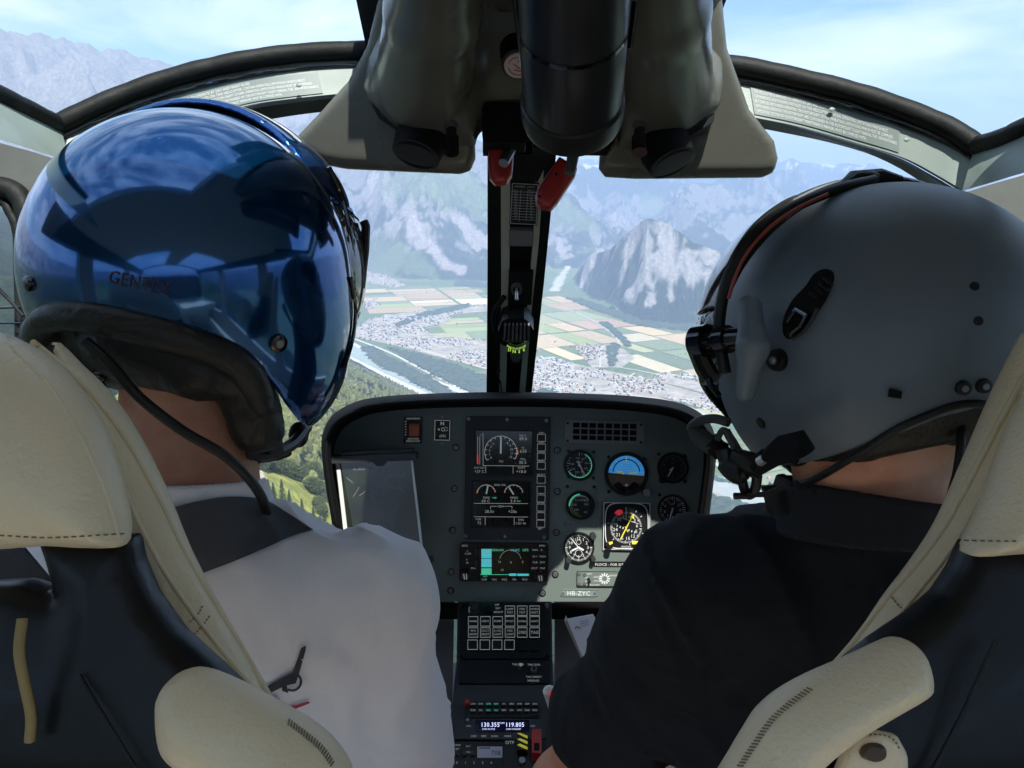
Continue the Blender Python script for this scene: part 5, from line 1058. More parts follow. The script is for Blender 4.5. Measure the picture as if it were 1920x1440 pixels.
for u, v in [(1067, 846), (1113, 848), (1066, 894), (1113, 896), (1064, 912), (1114, 913), (1061, 982), (1075, 980), (1113, 985), (1141, 857), (1208, 861), (1142, 922), (1235, 852), (1284, 856), (1284, 903), (1237, 928), (1283, 978), (1235, 1003), (1133, 944), (1216, 946), (1064, 1000)]:
    g = G(); g.cyl(PP, u, v, 3.3, 0, .0022, 12, 2.6); g.obj('screw', M['black'] if v < 930 else M['screw'], ip)
# --- flight info labels
g = G(); g.rect(PP, 1112, 1053, 1236, 1063, .0010, 0, .5, 2); q = g.obj('label_strip', M['placardk'], ip); g = G(); g.text(PP, 1116, 1058, 4.6, 'FLOICE - FOR SITUATION ONLY', .0013, 'l', .5); g.obj('lettering', M['white'], q, flat=True)
g = G(); g.rect(PP, 1081, 1070, 1214, 1099, .004, 0, .6, 3); q = g.obj('anticollision_panel', M['panel'], ip)
g = G(); g.frame(PP, 1082, 1071, 1213, 1098, .9, .0043, .0040, .6); g.obj('panel_border', M['black'], q)
g = G(); g.ticks(PP, 1133, 1084, 5, 10.5, 12, 2.2, .0044, .0041); [g.text(PP, u, v, 3.0, s_, .0043) for u, v, s_ in ((1103, 1075, 'FLIGHT'), (1110, 1096, 'CONFIG/TEST'), (1100, 1082, 'OFF'), (1100, 1089, 'ON'), (1118, 1081, '- MODE'), (1118, 1088, '- MUTE'), (1150, 1078, 'RANGE'))]; g.obj('lettering', M['white'], q, flat=True)
for u, v in ((1086, 1075), (1086, 1094), (1096, 1076), (1096, 1093)):
    g = G(); g.cyl(PP, u, v, 3, .004, .0058, 12); g.obj('screw', M['screw'], q)
g = G(); g.rod(PP(1103, 1084, .004), PP(1105, 1088, .014), .0026, .0018, 8); g.obj('toggle', M['black'], q)
g = G(); g.rect(PP, 1050, 1105, 1121, 1119, .0012, 0, .8, 6); q = g.obj('registration_plate', M['placard'], ip); g = G(); g.frame(PP, 1052, 1106.5, 1119, 1117.5, .6, .0015, .0012, .8); g.obj('plate_border', M['black'], q)
g = G(); g.text(PP, 1085, 1112, 8.2, 'HB-ZYC', .0016, rot=.8); g.obj('lettering', M['white'], q, flat=True)
for u in (1056, 1115):
    g = G(); g.cyl(PP, u, 1112, 2.4, .0012, .0024, 10); g.obj('screw', M['screw'], q)

# ------------------------------------------------------------------ centre console
cc = thing('centre_console', 'black centre console with square buttons and radios between the pilots', 'console', tuple(W([P(945, 1440, 1.1)])[0]))
CN = Fr(1132, 1.46, 1440, 1.14)
g = G(); g.prism(CN, [(858, 1128), (1034, 1128), (1036, 1240), (1040, 1330), (1050, 1500), (838, 1500), (846, 1340), (856, 1240)], 0, -.16); g.obj('console_body', M['bezel'], cc)
g = G(); g.rect(CN, 862, 1134, 1031, 1238, .004, 0, 0, 2); s1 = g.obj('switch_panel', M['black'], cc)
g = G(); g.ring(CN, 889.5, 1147, 6.8, 8.6, .014, .004, n=30); g.cyl(CN, 889.5, 1147, 6.8, .004, .012, 26); g.obj('dimmer_knob', M['bezel'], s1)
g = G(); g.ring(CN, 889.5, 1147, 10, 10.8, .0043, .0040, 150, 260); [g.text(CN, u, v, 3.4, s_, .0043) for u, v, s_ in ((932, 1137.5, 'OFF'), (934, 1144, 'EXT'), (935, 1151, 'BRIGHT'))]; g.obj('lettering', M['lit'], s1, flat=True)
g = G(); g.cyl(CN, 914, 1148, 7, .004, .008, 20); g.obj('blank_cap', M['matte'], s1)
BT = [(947, 1143, 'LAMP', 'TEST'), (970, 1143, 'FIRE', 'TEST'), (993, 1143, 'HORN', 'MAST'), (878, 1163, 'WIND', ''), (901, 1163, 'VENT', ''), (924, 1163, 'PUMP', ''), (947, 1163, 'PITOT', ''), (970, 1163, 'HORN', ''), (993, 1163, 'LIGHTS', ''), (878, 1184, 'WH', 'HEATER'), (901, 1184, 'DUCT', 'RESET'), (924, 1184, 'A COL', 'LIGHT'), (947, 1184, 'POS', 'LIGHT'), (970, 1184, 'GYRO', ''), (993, 1184, 'TAG', ''), (877, 1207, '', ''), (900, 1207, '', ''), (923, 1207, '', ''), (946, 1207, '', ''), (970, 1208, '', ''), (993, 1208, '', '')]
for i, (u, v, a, b_) in enumerate(BT):
    g = G(); g.rect(CN, u, v, u + 18.5, v + 18.5, .0085, .004, 0, 1.5); k = g.obj('button', M['black'], s1)
    if i < 19:
        g = G(); g.frame(CN, u + .3, v + .3, u + 18.2, v + 18.2, .75, .0088, .0084)
        g.text(CN, u + 9.2, v + (6 if b_ else 9), 3.7 if i not in (13, 14) else 5.6, a, .0088, wmax=14)
        if b_: g.text(CN, u + 9.2, v + 12.5, 3.7, b_, .0088, wmax=14)
        g.obj('button_marking', M['lit'], k, flat=True)
for u, v in ((867, 1140), (1025, 1140), (866, 1232), (1025, 1232)):
    g = G(); g.cyl(CN, u, v, 4, .004, .008, 14, 3.4); g.obj('screw', M['screw'] if u > 1000 and v < 1200 else M['black'], s1)
g = G(); g.rect(CN, 861, 1240, 1031, 1284, .003, 0, 0, 2); s1 = g.obj('tag_panel', M['black'], cc)
g = G(); g.rod(CN(973, 1257, .003), CN(976, 1262, .018), .0022, .003, 10); g.obj('toggle', M['metal'], s1); g = G(); g.ring(CN, 1001, 1259, 3.6, 6, .007, .003, n=20); g.obj('toggle_ring', M['metal'], s1)
g = G(); [g.text(CN, u, v, 3.6, s_, .0034) for u, v, s_ in ((971, 1248.5, 'TAG MIN'), (1001, 1249, 'TAG FUEL'), (1001, 1272, 'TAG SHORT'), (1000, 1279, 'MESSAGE'))]; g.obj('lettering', M['lit'], s1, flat=True)
g = G(); g.rect(CN, 872, 1320, 1010, 1350, .005, 0, 0, 2); s1 = g.obj('audio_panel', M['black'], cc)
for i in range(9):
    u = 887 + i * 14.5
    for j in (0, 1):
        g = G(); g.rect(CN, u - 5, 1324 + j * 12, u + 5, 1330 + j * 12, .008, .005, 0, 1); k = g.obj('key', M['bezel'], s1); g = G(); g.text(CN, u, 1327 + j * 12, 3.0, [['COM1', 'COM2', 'COM3', 'NAV', 'PA', 'SPKR', 'DME', 'ADF', 'AUX'], ['MUTE', 'TEL', 'MIC', 'ALL', 'CREW', 'ISO', 'VOX', 'SEND', 'MKR']][j][i], .0083, wmax=9); g.obj('key_marking', M['green'] if i in (2, 3) else M['lit'], k, flat=True)
g = G(); g.cyl(CN, 876, 1326, 4.4, .005, .012, 16); g.obj('red_knob', M['red'], s1)
g = G(); g.rect(CN, 853, 1354, 1022, 1392, .007, 0, 0, 3); s1 = g.obj('radio', M['bezel'], cc); g = G(); g.rect(CN, 892, 1357, 992, 1379, .0078, .007, 0, 1); g.obj('display', mat('radio display', (.01, .008, .03), .15), s1)
g = G(); g.text(CN, 920, 1366, 8.2, '130.355', .0082, wmax=33); g.text(CN, 966, 1366, 8.2, '119.805', .0082, wmax=33); g.text(CN, 941, 1363, 3, 'COM', .0082); g.text(CN, 916, 1374.5, 3, 'COM ACTIVE', .0082, wmax=24); g.text(CN, 963, 1374.5, 3, 'COM STANDBY', .0082, wmax=28); g.obj('digits', mat('digit glow', (.4, .42, .6), .5, emis=(.6, .65, .95), estr=.35), s1, flat=True)
g = G(); [g.text(CN, u, 1387, 3.2, s_, .0074) for u, s_ in ((888, 'COM'), (907, 'MEM'), (927, 'SCAN'), (952, 'MODE'))]; g.text(CN, 999, 1368, 5, '<>', .0074); g.text(CN, 879, 1368, 3, 'VOL', .0074); g.obj('lettering', M['lit'], s1, flat=True)
g = G(); g.cyl(CN, 877, 1358, 3, .007, .010, 12); g.obj('screw', M['screw'], s1)
g = G(); g.rect(CN, 846, 1396, 943, 1452, .006, 0, 0, 3); s1 = g.obj('transponder', M['black'], cc); g = G(); g.rect(CN, 895, 1406, 942, 1427, .0068, .006, 0, 1); g.obj('display', mat('pale display', (.36, .35, .40), .4), s1); g = G(); g.text(CN, 930, 1418, 8.4, '708', .0072, wmax=17); g.line(CN, (899, 1409), (920, 1409), 1.4, .0072, .0068); g.obj('digits', M['ink'], s1, flat=True)
g = G(); [g.text(CN, 857 + i * 16, 1436, 4.4, str(i), .0064) for i in range(5)]; [g.text(CN, u, v, 3.2, s_, .0064) for u, v, s_ in ((858, 1403, 'XPDR'), (858, 1410, 'IDT'), (878, 1405, 'ALT'), (858, 1420, 'VFR'), (878, 1416, 'ON'))]; g.obj('lettering', M['lit'], s1, flat=True)
for u, v in ((871, 1420), (886, 1420), (857, 1419)):
    g = G(); g.cyl(CN, u, v, 4.5, .006, .009, 14); g.obj('key', M['bezel'], s1)
g = G(); g.rect(CN, 944, 1392, 1022, 1452, .006, 0, 0, 4); s1 = g.obj('guard_panel', M['black'], cc); g = G(); g.text(CN, 956, 1398, 6, 'OTF', .0064); g.obj('lettering', M['lit'], s1, flat=True)
g = G(); g.rect(CN, 969, 1389, 989, 1420, .016, .006, 0, 1); gd = g.obj('striped_guard', M['black'], s1); g = G()
for k in range(3): g.prism(CN, [(969.5, 1390 + k * 11), (989, 1397 + k * 10.6 + 3), (989, 1391.5 + k * 10.6 + 3), (975, 1389.5 + k * 10)], .0165, .016)
g.obj('yellow_stripe', M['yellow'], gd)
g = G(); g.rect(CN, 997, 1387, 1015, 1432, .022, .006, 0, 2); gd = g.obj('red_guard', M['red'], s1, label='red switch guard'); g = G(); g.rect(CN, 1001, 1414, 1011, 1428, .0224, .0220); g.obj('guard_slot', M['matte'], gd)
g = G(); g.cyl(CN, 979, 1434, 6, .006, .010, 20); g.obj('hex_nut', M['screw'], s1)

# ------------------------------------------------------------------ tablet in its clamp, papers, grip
TB = Fr(860, 1.380, 1060, 1.392)
SCRM = mat('tablet screen', (.010, .012, .013), .03, spec=1, coat=1.0, col2=(.030, .040, .026), vscale=14); SCRM.node_tree.nodes['Principled BSDF'].inputs['Coat IOR'].default_value = 1.8
tbq = thing('tablet_computer', 'dark tablet with white bezel clamped left of the gauges', 'tablet', tuple(W([P(710, 1060, 1.4)])[0]))
g = G(); g.prism(TB, [(629, 862), (772, 855), (795, 1052), (652, 1066)], 0, -.009); g.obj('case', M['white'], tbq)
g = G(); g.prism(TB, [(637, 866), (769, 860), (791, 1049), (660, 1062)], .0012, 0); g.obj('screen', SCRM, tbq)
g = G(); g.text(TB, 690, 878, 6, 'ICAO  KARTE', .0015, rot=-2); g.ring(TB, 752, 887, 7, 8, .0015, .0012); g.frame(TB, 720, 880, 745, 892, .8, .0015, .0012, -3)
for k in range(9): g.line(TB, (650 + 12 * k, 895 + (k * 37) % 40), (662 + 12 * k, 905 + (k * 53) % 45), .9, .0015, .0012)
g.obj('map_marking', M['grille'], tbq, flat=True)
g = G(); g.rect(TB, 623, 851, 783, 864, .012, -.012, -2.2, 3); g.rect(TB, 640, 844, 776, 850, .004, -.010, -2.2, 2); g.prism(TB, [(700, 862), (730, 861), (722, 871), (708, 871)], .014, .002); g.obj('clamp', M['bezel'], tbq)
g = G(); g.rect(TB, 785, 1046, 812, 1056, .010, -.012, -4, 2); g.rect(TB, 790, 1058, 806, 1064, .008, -.012, -4, 2); g.obj('lower_clamp', M['bezel'], tbq)
g = G(); g.prism(Fr(0, 1.2, 900, 1.2), [(1063, 1161), (1112, 1152), (1160, 1230), (1120, 1300), (1092, 1232)], 0, -.002); nb = tag(g.obj('notepad', M['paper']), 'white notepad page with scribbles on the right pilot\'s knee', 'notepad')
g = G(); NBF = Fr(0, 1.2, 900, 1.2); g.tube([NBF(1078 + k, 1178 - 3 * math.sin(k / 3), .0006) for k in range(0, 12, 2)], .0006, 5); [g.line(NBF, (1088, 1166 + 4 * k), (1103, 1163 + 4 * k), .6, .0004, .0001) for k in range(3)]; g.obj('handwriting', M['ink'], nb)
g = G(); g.prism(NBF, [(1063, 1161), (1092, 1232), (1092, 1242), (1060, 1170)], -.002, -.022); g.obj('page_stack', mat('cover grey', (.30, .31, .28), .7), nb)
gp_ = thing('control_grip', 'small white control grip with red button beside the console', 'control grip', tuple(W([P(1030, 1320, 1.0)])[0]))
g = G(); g.tube([P(1046, 1345, 1.02), P(1038, 1318, 1.0), P(1029, 1294, .99), P(1027, 1287, .99)], [.009, .0085, .0078, .004], 16); g.obj('handle', M['white'], gp_)
g = G(); g.ball(P(1036, 1303, .984), (.0052, .0058, .004), 8); g.obj('trigger_button', M['redm'], gp_)
# pedals area: lit footwell panels beyond the console
g = G(); g.prism(Fr(1130, 1.62, 1440, 1.45), [(1040, 1120), (1330, 1120), (1330, 1440), (1040, 1440)], 0, -.01); g.obj('footwell_panel', M['floor'], heli)
g = G(); g.prism(Fr(1130, 1.62, 1440, 1.45), [(600, 1120), (852, 1120), (845, 1440), (600, 1440)], 0, -.01); g.obj('footwell_panel', M['floor'], heli)
# ------------------------------------------------------------------ people
def cast(f, uv, d0=.38, d1=1.0, n=90):
    """distance along each sight line to the surface f = 0"""
    out = []
    uv = np.asarray(uv, float); k = np.stack([(uv[:, 0] - 960) / F_PX, (720 - uv[:, 1]) / F_PX, np.ones(len(uv))], 1)
    ds = np.linspace(d0, d1, n); V = np.stack([f(k * d) for d in ds], 1); hit = V < 0; i = np.argmax(hit, 1); ok = hit.any(1) & (i > 0)
    near_ = np.argmin(V, 1); i = np.where(ok, i, np.maximum(near_, 1)); a, b = V[np.arange(len(uv)), i - 1], V[np.arange(len(uv)), i]
    d = np.where(ok, ds[i - 1] + (ds[i] - ds[i - 1]) * a / (a - b + 1e-12), ds[i]); return k * d[:, None]
def decal(f, polys, m, name, parent, off=.0012, **k):
    g = G()
    for v, fc in polys: p = cast(f, v); p = p * (1 - off / p[:, 2:3]); g.add(p, fc)
    return g.obj(name, m, parent, flat=True, **k)
def txtpx(s, u, v, h, rot=0, wid=None):
    vv, f = text2d(s); sc = h / .70; sx = sc if not wid else wid / (vv[:, 0].max() - vv[:, 0].min()); x0 = (vv[:, 0].max() + vv[:, 0].min()) / 2; c_, s_ = math.cos(R(rot)), math.sin(R(rot)); a, b = (vv[:, 0] - x0) * sx, -(vv[:, 1] - .35) * sc
    return np.stack([u + a * c_ - b * s_, v + a * s_ + b * c_], 1), f
def fan(pts): return (np.array(pts, float), [tuple(range(len(pts)))])
def person_parts(neck, headc, sh_in, sh_out, el_in, hand_in, el_out, hand_out, hip, sx):
    """signed distance of one seated body; inner side faces the console"""
    fwd, upv = np.array([0, SP, CP]), np.array([0, CP, -SP])
    hips = [hip + (dx, 0, 0) for dx in (-.09, .09)]; knees = [h + fwd * .43 + upv * .06 + (dx, 0, 0) for h, dx in zip(hips, (-.05, .05))]; feet = [k - upv * .42 + fwd * .10 for k in knees]
    chest = (sh_in + sh_out) / 2 - upv * .13 + fwd * .02
    fingers = []
    for h, e in ((hand_in, el_in), (hand_out, el_out)):
        d = (h - e) / np.linalg.norm(h - e); side = np.cross(d, upv); side /= np.linalg.norm(side); dn = np.cross(side, d)
        if dn @ upv > 0: dn = -dn
        for k, ln in enumerate((.068, .076, .072, .058)):
            r0 = h + d * .045 + side * (k - 1.5) * .020; m_ = r0 + d * ln * .5 + dn * .010; t_ = m_ + d * ln * .30 + dn * .030; fingers += [(r0, m_, .0088, .0082), (m_, t_, .0082, .0068)]
        r0 = h + d * .005 - side * .032; m_ = r0 + d * .035 - side * .018 + dn * .008; fingers += [(r0, m_, .011, .0095), (m_, m_ + d * .030 + side * .006 + dn * .012, .0095, .0078)]
    def torso(q):
        a = s_cap(q, sh_out, sh_in, .052); a = smin(a, s_ell(q, chest, (.175, .17, .105)), .07); a = smin(a, s_cap(q, chest, hip, .12, .125), .06)
        a = smin(a, s_cap(q, neck - upv * .055, sh_in * .8 + neck * .2 - upv * .022, .060, .045), .035); return smin(a, s_cap(q, neck - upv * .055, sh_out * .8 + neck * .2 - upv * .022, .060, .040), .035)
    def arms(q, r0=.050, r1=.042, full=True):
        a = None
        for s_, e, h in ((sh_in, el_in, hand_in), (sh_out, el_out, hand_out)):
            b = s_cap(q, s_, e, r0, r1)
            if full: b = smin(b, s_cap(q, e, h, .041, .028), .015)
            a = b if a is None else np.minimum(a, b)
        return a
    def legs(q, o=0):
        a = None
        for h, k, f_ in zip(hips, knees, feet):
            b = smin(s_cap(q, h, k, .085 + o, .060 + o), s_cap(q, k, f_, .056 + o, .040 + o), .02); a = b if a is None else smin(a, b, .02)
        return a
    def body(q):
        a = smin(torso(q) + .011, arms(q, .040, .036), .02); a = smin(a, s_cap(q, headc - upv * .03, neck - upv * .05, .056, .064), .03)
        a = smin(a, s_ell(q, headc, (.076, .112, .095)), .02); a = smin(a, s_ell(q, headc + fwd * .097 - upv * .018 + np.array([sx * .03, 0, 0]), (.012, .022, .018)), .012)
        a = smin(a, legs(q), .03)
        for f_ in feet: a = smin(a, s_cap(q, f_, f_ + fwd * .17 - upv * .02, .038, .032), .02)
        for h, e in ((hand_in, el_in), (hand_out, el_out)):
            d = (h - e) / np.linalg.norm(h - e); a = smin(a, s_cap(q, h, h + d * .045, .026, .031), .012)
        for a0, b0, r0, r1 in fingers: a = smin(a, s_cap(q, a0, b0, r0, r1), .004)
        return a
    return body, torso, arms, legs, hips, knees, feet
def wr(q, sc, amp, s):                       # cloth folds
    x = q[:, 0] * sc * .8 + q[:, 1] * sc * .35; y = q[:, 1] * sc * .3 - q[:, 0] * sc * .12; w1 = fbm(x * .6 + 7, y + 3, 2, s + 9, z=q[:, 2] * sc * .3); return amp * (1.6 * np.abs(vnoise(x + 1.5 * w1, y + w1, q[:, 2] * sc * .35, s)) + .5 * np.abs(vnoise(x * 2.6 + 2 * w1, y * 1.7, q[:, 2] * sc * .8, s + 1)) - .55)

def sleeves(q, B, r0, r1, t):
    a = None
    for s_, e_ in ((B['sh_in'], B['el_in']), (B['sh_out'], B['el_out'])):
        e = e_ - s_; le = np.linalg.norm(e); b = smax(s_cap(q, s_, e_, r0, r1), (q - s_) @ (e / le) - le * t, .006); a = b if a is None else np.minimum(a, b)
    return a
# --- pilot with the blue helmet
LB0 = dict(neck=P(342, 905, .715), headc=P(352, 520, .735), sh_in=P(688, 1126, .745), sh_out=P(-10, 1120, .745), el_in=P(742, 1500, .90), hand_in=np.array([-.16, -.52, 1.18]), el_out=P(-110, 1500, .88), hand_out=np.array([-.42, -.50, 1.10]), hip=np.array([-.31, -.66, .86]), sx=1)
person1 = thing('person', 'person in glossy blue helmet and light grey t-shirt seen from behind, head turned', 'person', tuple(W([P(345, 1300, .8)])[0]))
body, torso, arms, legs, hips, knees, feet = person_parts(**LB0)
sdf('body', body, (-.66, -1.20, .56), (.10, .26, 1.58), .0095, M['skin'], person1)
nk, LN = LB0['neck'], None
def shirt1(q):
    a = smin(torso(q) - .008, sleeves(q, LB0, .059, .072, .74), .03); a = a + wr(q, 22, .0085, 11)
    a = np.maximum(a, q[:, 1] - (nk[1] + .004 + .10 * (q[:, 0] - nk[0]) * 0)); return np.maximum(a, -.72 - q[:, 1])
def collar1(q):
    a = s_cap(q, nk + (0, -.085, .018), nk + (0, .0, .0), .088, .0725); b = s_cap(q, nk + (0, -.125, .02), nk + (0, .09, -.004), .078, .0645)
    return smax(smax(smax(a, -b, .002), q[:, 1] - (nk[1] + .006 - .02 * (q[:, 0] - nk[0])), .003), nk[1] - .055 - q[:, 1], .003)
sdf('neckband', collar1, (-.45, -.20, .56), (-.15, -.04, .88), .0036, M['tshirt'], person1)
shirt1c = lambda q: np.minimum(shirt1(q), collar1(q))
sdf('t_shirt', shirt1, (-.66, -.74, .56), (.10, -.05, 1.06), .0062, M['tshirt'], person1)
def trou(q, lg, o=.010): return smax(lg(q, o) - wr(q, 14, .004, 5), -1, .001)
def trousers(parent, lg, hip, hips, knees, feet, lo, hi, m):
    def f(q): a = smin(lg(q, .010), s_ell(q, hip, (.18, .10, .13)), .05) - wr(q, 14, .004, 5); a = np.maximum(a, q[:, 1] - (hip[1] + .09)); c = np.min([np.linalg.norm(q - (f_ + (0, .03, 0)), axis=1) for f_ in feet], 0); return np.maximum(a, .055 - c)
    sdf('trousers', f, lo, hi, .012, m, parent)
trousers(person1, legs, LB0['hip'], hips, knees, feet, (-.62, -1.2, .66), (0.02, -.45, 1.55), M['trouser'])
# emblem on the back of the shirt
em = [fan([(478, 1293), (516, 1272), (535, 1262), (549, 1222), (557, 1218), (556, 1226), (545, 1266), (540, 1280), (522, 1284), (486, 1302)]), fan([(486, 1302), (500, 1299), (514, 1306), (512, 1313), (496, 1312), (480, 1310)]), fan([(516, 1276), (524, 1276), (528, 1296), (518, 1292)])]
ring_ = [(534 + r_ * math.cos(R(a)), 1277 + r_ * math.sin(R(a))) for r_ in (12.5, 16.5) for a in range(-60, 130, 10)]; nr = len(ring_) // 2; sc_ = lambda L: [(535 + (x - 523) * 1.15, 1270 + (y - 1270) * 1.15) for x, y in L]
em.append((np.array(ring_), [(i, i + 1, nr + i + 1, nr + i) for i in range(nr - 1)]))
em = [(np.array(sc_(v_)), f_) for v_, f_ in em]
decal(shirt1, em, mat('emblem black', (.03, .03, .04), .8), 'emblem', person1, .0034); decal(shirt1, [fan([(520, 1334), (552, 1323), (578, 1315), (582, 1318), (552, 1330), (522, 1340)])], mat('emblem red', (.42, .03, .06), .8), 'emblem_stripe', person1, .0034)
# helmet
HC = P(366, 507, .735); HR = .1415
JC, JR = P(466, 668, .745), .0875
def hole_b(q): return polyex([(-400, 1100), (-400, 640), (60, 590), (110, 583), (200, 592), (300, 615), (395, 645), (450, 680), (478, 730), (496, 790), (510, 900), (520, 1100)], .62, .27, .02)(q)
def shell_b(q): return smin(s_ell(q, HC, (HR * .995, HR * 1.0, HR * 1.02)), np.linalg.norm(q - JC, axis=1) - JR, .045)
helm = lambda q: smax(shell_b(q), -hole_b(q), .006)
lo, hi = HC - .185, HC + .185
hb = sdf('helmet', helm, lo, hi, .0032, M['blue'], person1, label='glossy metallic blue flight helmet')
def liner_b(q):
    a = s_ell(q, HC, (HR * .93,) * 3); a = smax(a, -polyex([(-400, 1200), (-400, 735), (120, 735), (200, 725), (300, 732), (400, 742), (440, 765), (460, 850), (500, 1200)], .62, .27, .02)(q), .01)
    b = s_cap(q, P(450, 700, .665), P(482, 800, .69), .026, .022); c = s_cap(q, P(230, 640, .645), P(370, 690, .64), .030, .026)
    d = s_cap(q, P(110, 640, .69), P(110, 790, .70), .030, .022); return smin(smin(smin(a, b, .012), c, .015), d, .012) - .003 * fbm(q[:, 0] * 40, q[:, 1] * 40, 3, 2, z=q[:, 2] * 40)
sdf('padding', liner_b, lo - (0, .03, 0), hi, .0042, M['leather'], hb)
roll = [(62, 640), (70, 600), (105, 582), (160, 583), (230, 597), (310, 618), (390, 645), (440, 672), (470, 712), (487, 760), (500, 805), (512, 838)]
rp = cast(shell_b, roll); rp = rp + np.array([0, -.004, .004]); g = G(); q_ = smooth_pts(rp, 8); g.tube(q_, np.interp(np.arange(len(q_)), [0, 30, len(q_) * .7, len(q_) - 1], [.010, .0135, .0145, .009]), 16); g.obj('edge_roll', M['leather'], hb, sharp=80)
g = G(); q_ = smooth_pts(rp + np.array([0, .0125, -.0035]), 8); g.tube(q_, .0016, 6); g.obj('trim', M['gloss'], hb, sharp=80)
# visor cover and visor, one shell-thickness proud of the helmet, set forward and right
VC, VR = P(386, 500, .795), .1585
vcut = lambda q: (q[:, 1] - P(0, 408, .8)[1]) + .35 * (q[:, 0] - P(660, 0, .8)[0])
vis = lambda q: np.maximum(np.linalg.norm(q - VC, axis=1) - VR, -(np.linalg.norm(q - VC, axis=1) - VR + .006))
lo, hi = VC - .185, VC + .185
frontb = lambda q: VC[2] - .045 - q[:, 2] - .2 * (q[:, 0] - VC[0])
sdf('visor_cover', lambda q: smax(smax(vis(q), -vcut(q), .002), frontb(q), .003), lo, hi, .0036, M['dkblue'], hb)
sdf('visor', lambda q: smax(smax(smax(vis(q) + .001, vcut(q), .002), frontb(q), .003), P(0, 690, .8)[1] - q[:, 1], .002), lo, hi, .0036, M['smoke'], hb)
g = G(); e_ = [P(682, 415, .80), P(686, 425, .80), P(684, 470, .80), P(676, 540, .80)]; g.tube(e_, .0045, 8); g.obj('visor_latch', M['black'], hb)
g = G(); e_ = cast(shell_b, [(612, 312), (634, 360), (650, 420), (658, 480)]) + np.array([.002, 0, .001]); g.tube(smooth_pts(e_, 5), .0022, 6); g.tube(smooth_pts(cast(shell_b, [(654, 520), (662, 580), (656, 640), (640, 690)]) + np.array([.002, 0, .001]), 5), .0018, 6); g.obj('visor_edge_trim', M['gloss'], hb)
def stud(f, u, v, r, par, m='gloss', h=.004, sc=True):
    p = cast(f, [(u, v)])[0]; e = .004; nrm = np.array([(f((p + e * np.eye(3)[k])[None]) - f((p - e * np.eye(3)[k])[None]))[0] for k in range(3)]); nrm /= np.linalg.norm(nrm)
    g = G(); g.tube([p - nrm * .003, p + nrm * .001, p + nrm * h * .8, p + nrm * h], [r, r, r * .9, r * .6], 20); o = g.obj('screw', M[m], par, sharp=50)
    if sc: g = G(); g.tube([p + nrm * h, p + nrm * (h + .0008)], [r * .45, r * .4], 10); g.obj('screw_centre', M['screw'], o)
    return p, nrm
stud(shell_b, 521, 643, .0080, hb); stud(shell_b, 56, 532, .0062, hb, sc=False)
decal(shell_b, [txtpx('GENTEX', 262, 530, 25, 12, 118)], mat('dark red lettering', (.035, .008, .012), .5), 'lettering', hb, .0008)
g = G(); g.tube(smooth_pts([P(160, 640, .60), P(205, 680, .60), (P(262, 745, .605)), P(340, 806, .62), P(415, 850, .635), P(462, 892, .65), P(493, 938, .68), P(505, 990, .74)], 8), .0042, 10); ca = g.obj('headset_cable', M['black'], person1, sharp=80)
g = G(); g.tube(smooth_pts([P(470, 850, .70), P(500, 852, .72), P(545, 835, .76), P(575, 800, .80)], 6), [.006] * 19, 8); g.ball(P(560, 815, .79), (.010, .013, .010), 8); g.tube([P(540, 845, .78), P(520, 852, .77), P(480, 858, .74)], .006, 8); g.obj('chin_strap', M['black'], hb)
g = G(); g.hexa([P(574, 762, .80), P(590, 768, .80), P(578, 800, .80), P(564, 792, .80), P(574, 762, .81), P(590, 768, .81), P(578, 800, .81), P(564, 792, .81)]); g.obj('microphone', M['bezel'], hb)
g = G(); q_ = [P(185 + 9 * math.sin(i * 1.3), 690 + i * 3.2, .655) for i in range(22)]; g.tube(smooth_pts(q_, 3), .003, 6); g.obj('coiled_cable', M['gloss'], hb, sharp=80)
# shoulder strap
def drape(f, A, B, n, name, m, off=.003, par=None, tail=None):
    a = np.array(smooth_pts([np.array(x, float) for x in A], 8)); b = np.array(smooth_pts([np.array(x, float) for x in B], 8)); ia = np.linspace(0, len(a) - 1, n); f2 = lambda L: np.array([[np.interp(i, range(len(L)), L[:, k]) for k in (0, 1)] for i in ia]); a, b = f2(a), f2(b)
    rows = []
    for t in np.linspace(0, 1, 7): p = cast(f, a * (1 - t) + b * t); p = p * (1 - off / p[:, 2:3]); rows.append(p)
    g = G(); V = np.concatenate(rows + [r_ * (1 + .0022 / r_[:, 2:3]) for r_ in rows]); F = []
    for o_ in (0, 7):
        for j in range(6):
            for i in range(n - 1): q = (o_ + j) * n + i; F.append((q, q + 1, q + n + 1, q + n))
    for i in range(n - 1): F += [(i, i + 1, 7 * n + i + 1, 7 * n + i), (6 * n + i, 6 * n + i + 1, 13 * n + i + 1, 13 * n + i)]
    for j in range(6):
        for i in (0, n - 1): F.append((j * n + i, (j + 1) * n + i, (7 + j + 1) * n + i, (7 + j) * n + i))
    g.add(V, F); return g.obj(name, m, par, sharp=80)
st = drape(shirt1c, [(230, 985), (330, 950), (420, 932), (492, 936), (540, 962), (583, 990)], [(300, 1110), (372, 1078), (440, 1052), (505, 1024), (550, 1004), (588, 993)], 34, 'shoulder_strap', M['strap'], .0045)
tag(st, 'charcoal webbing strap over the grey t-shirt shoulder', 'harness strap')

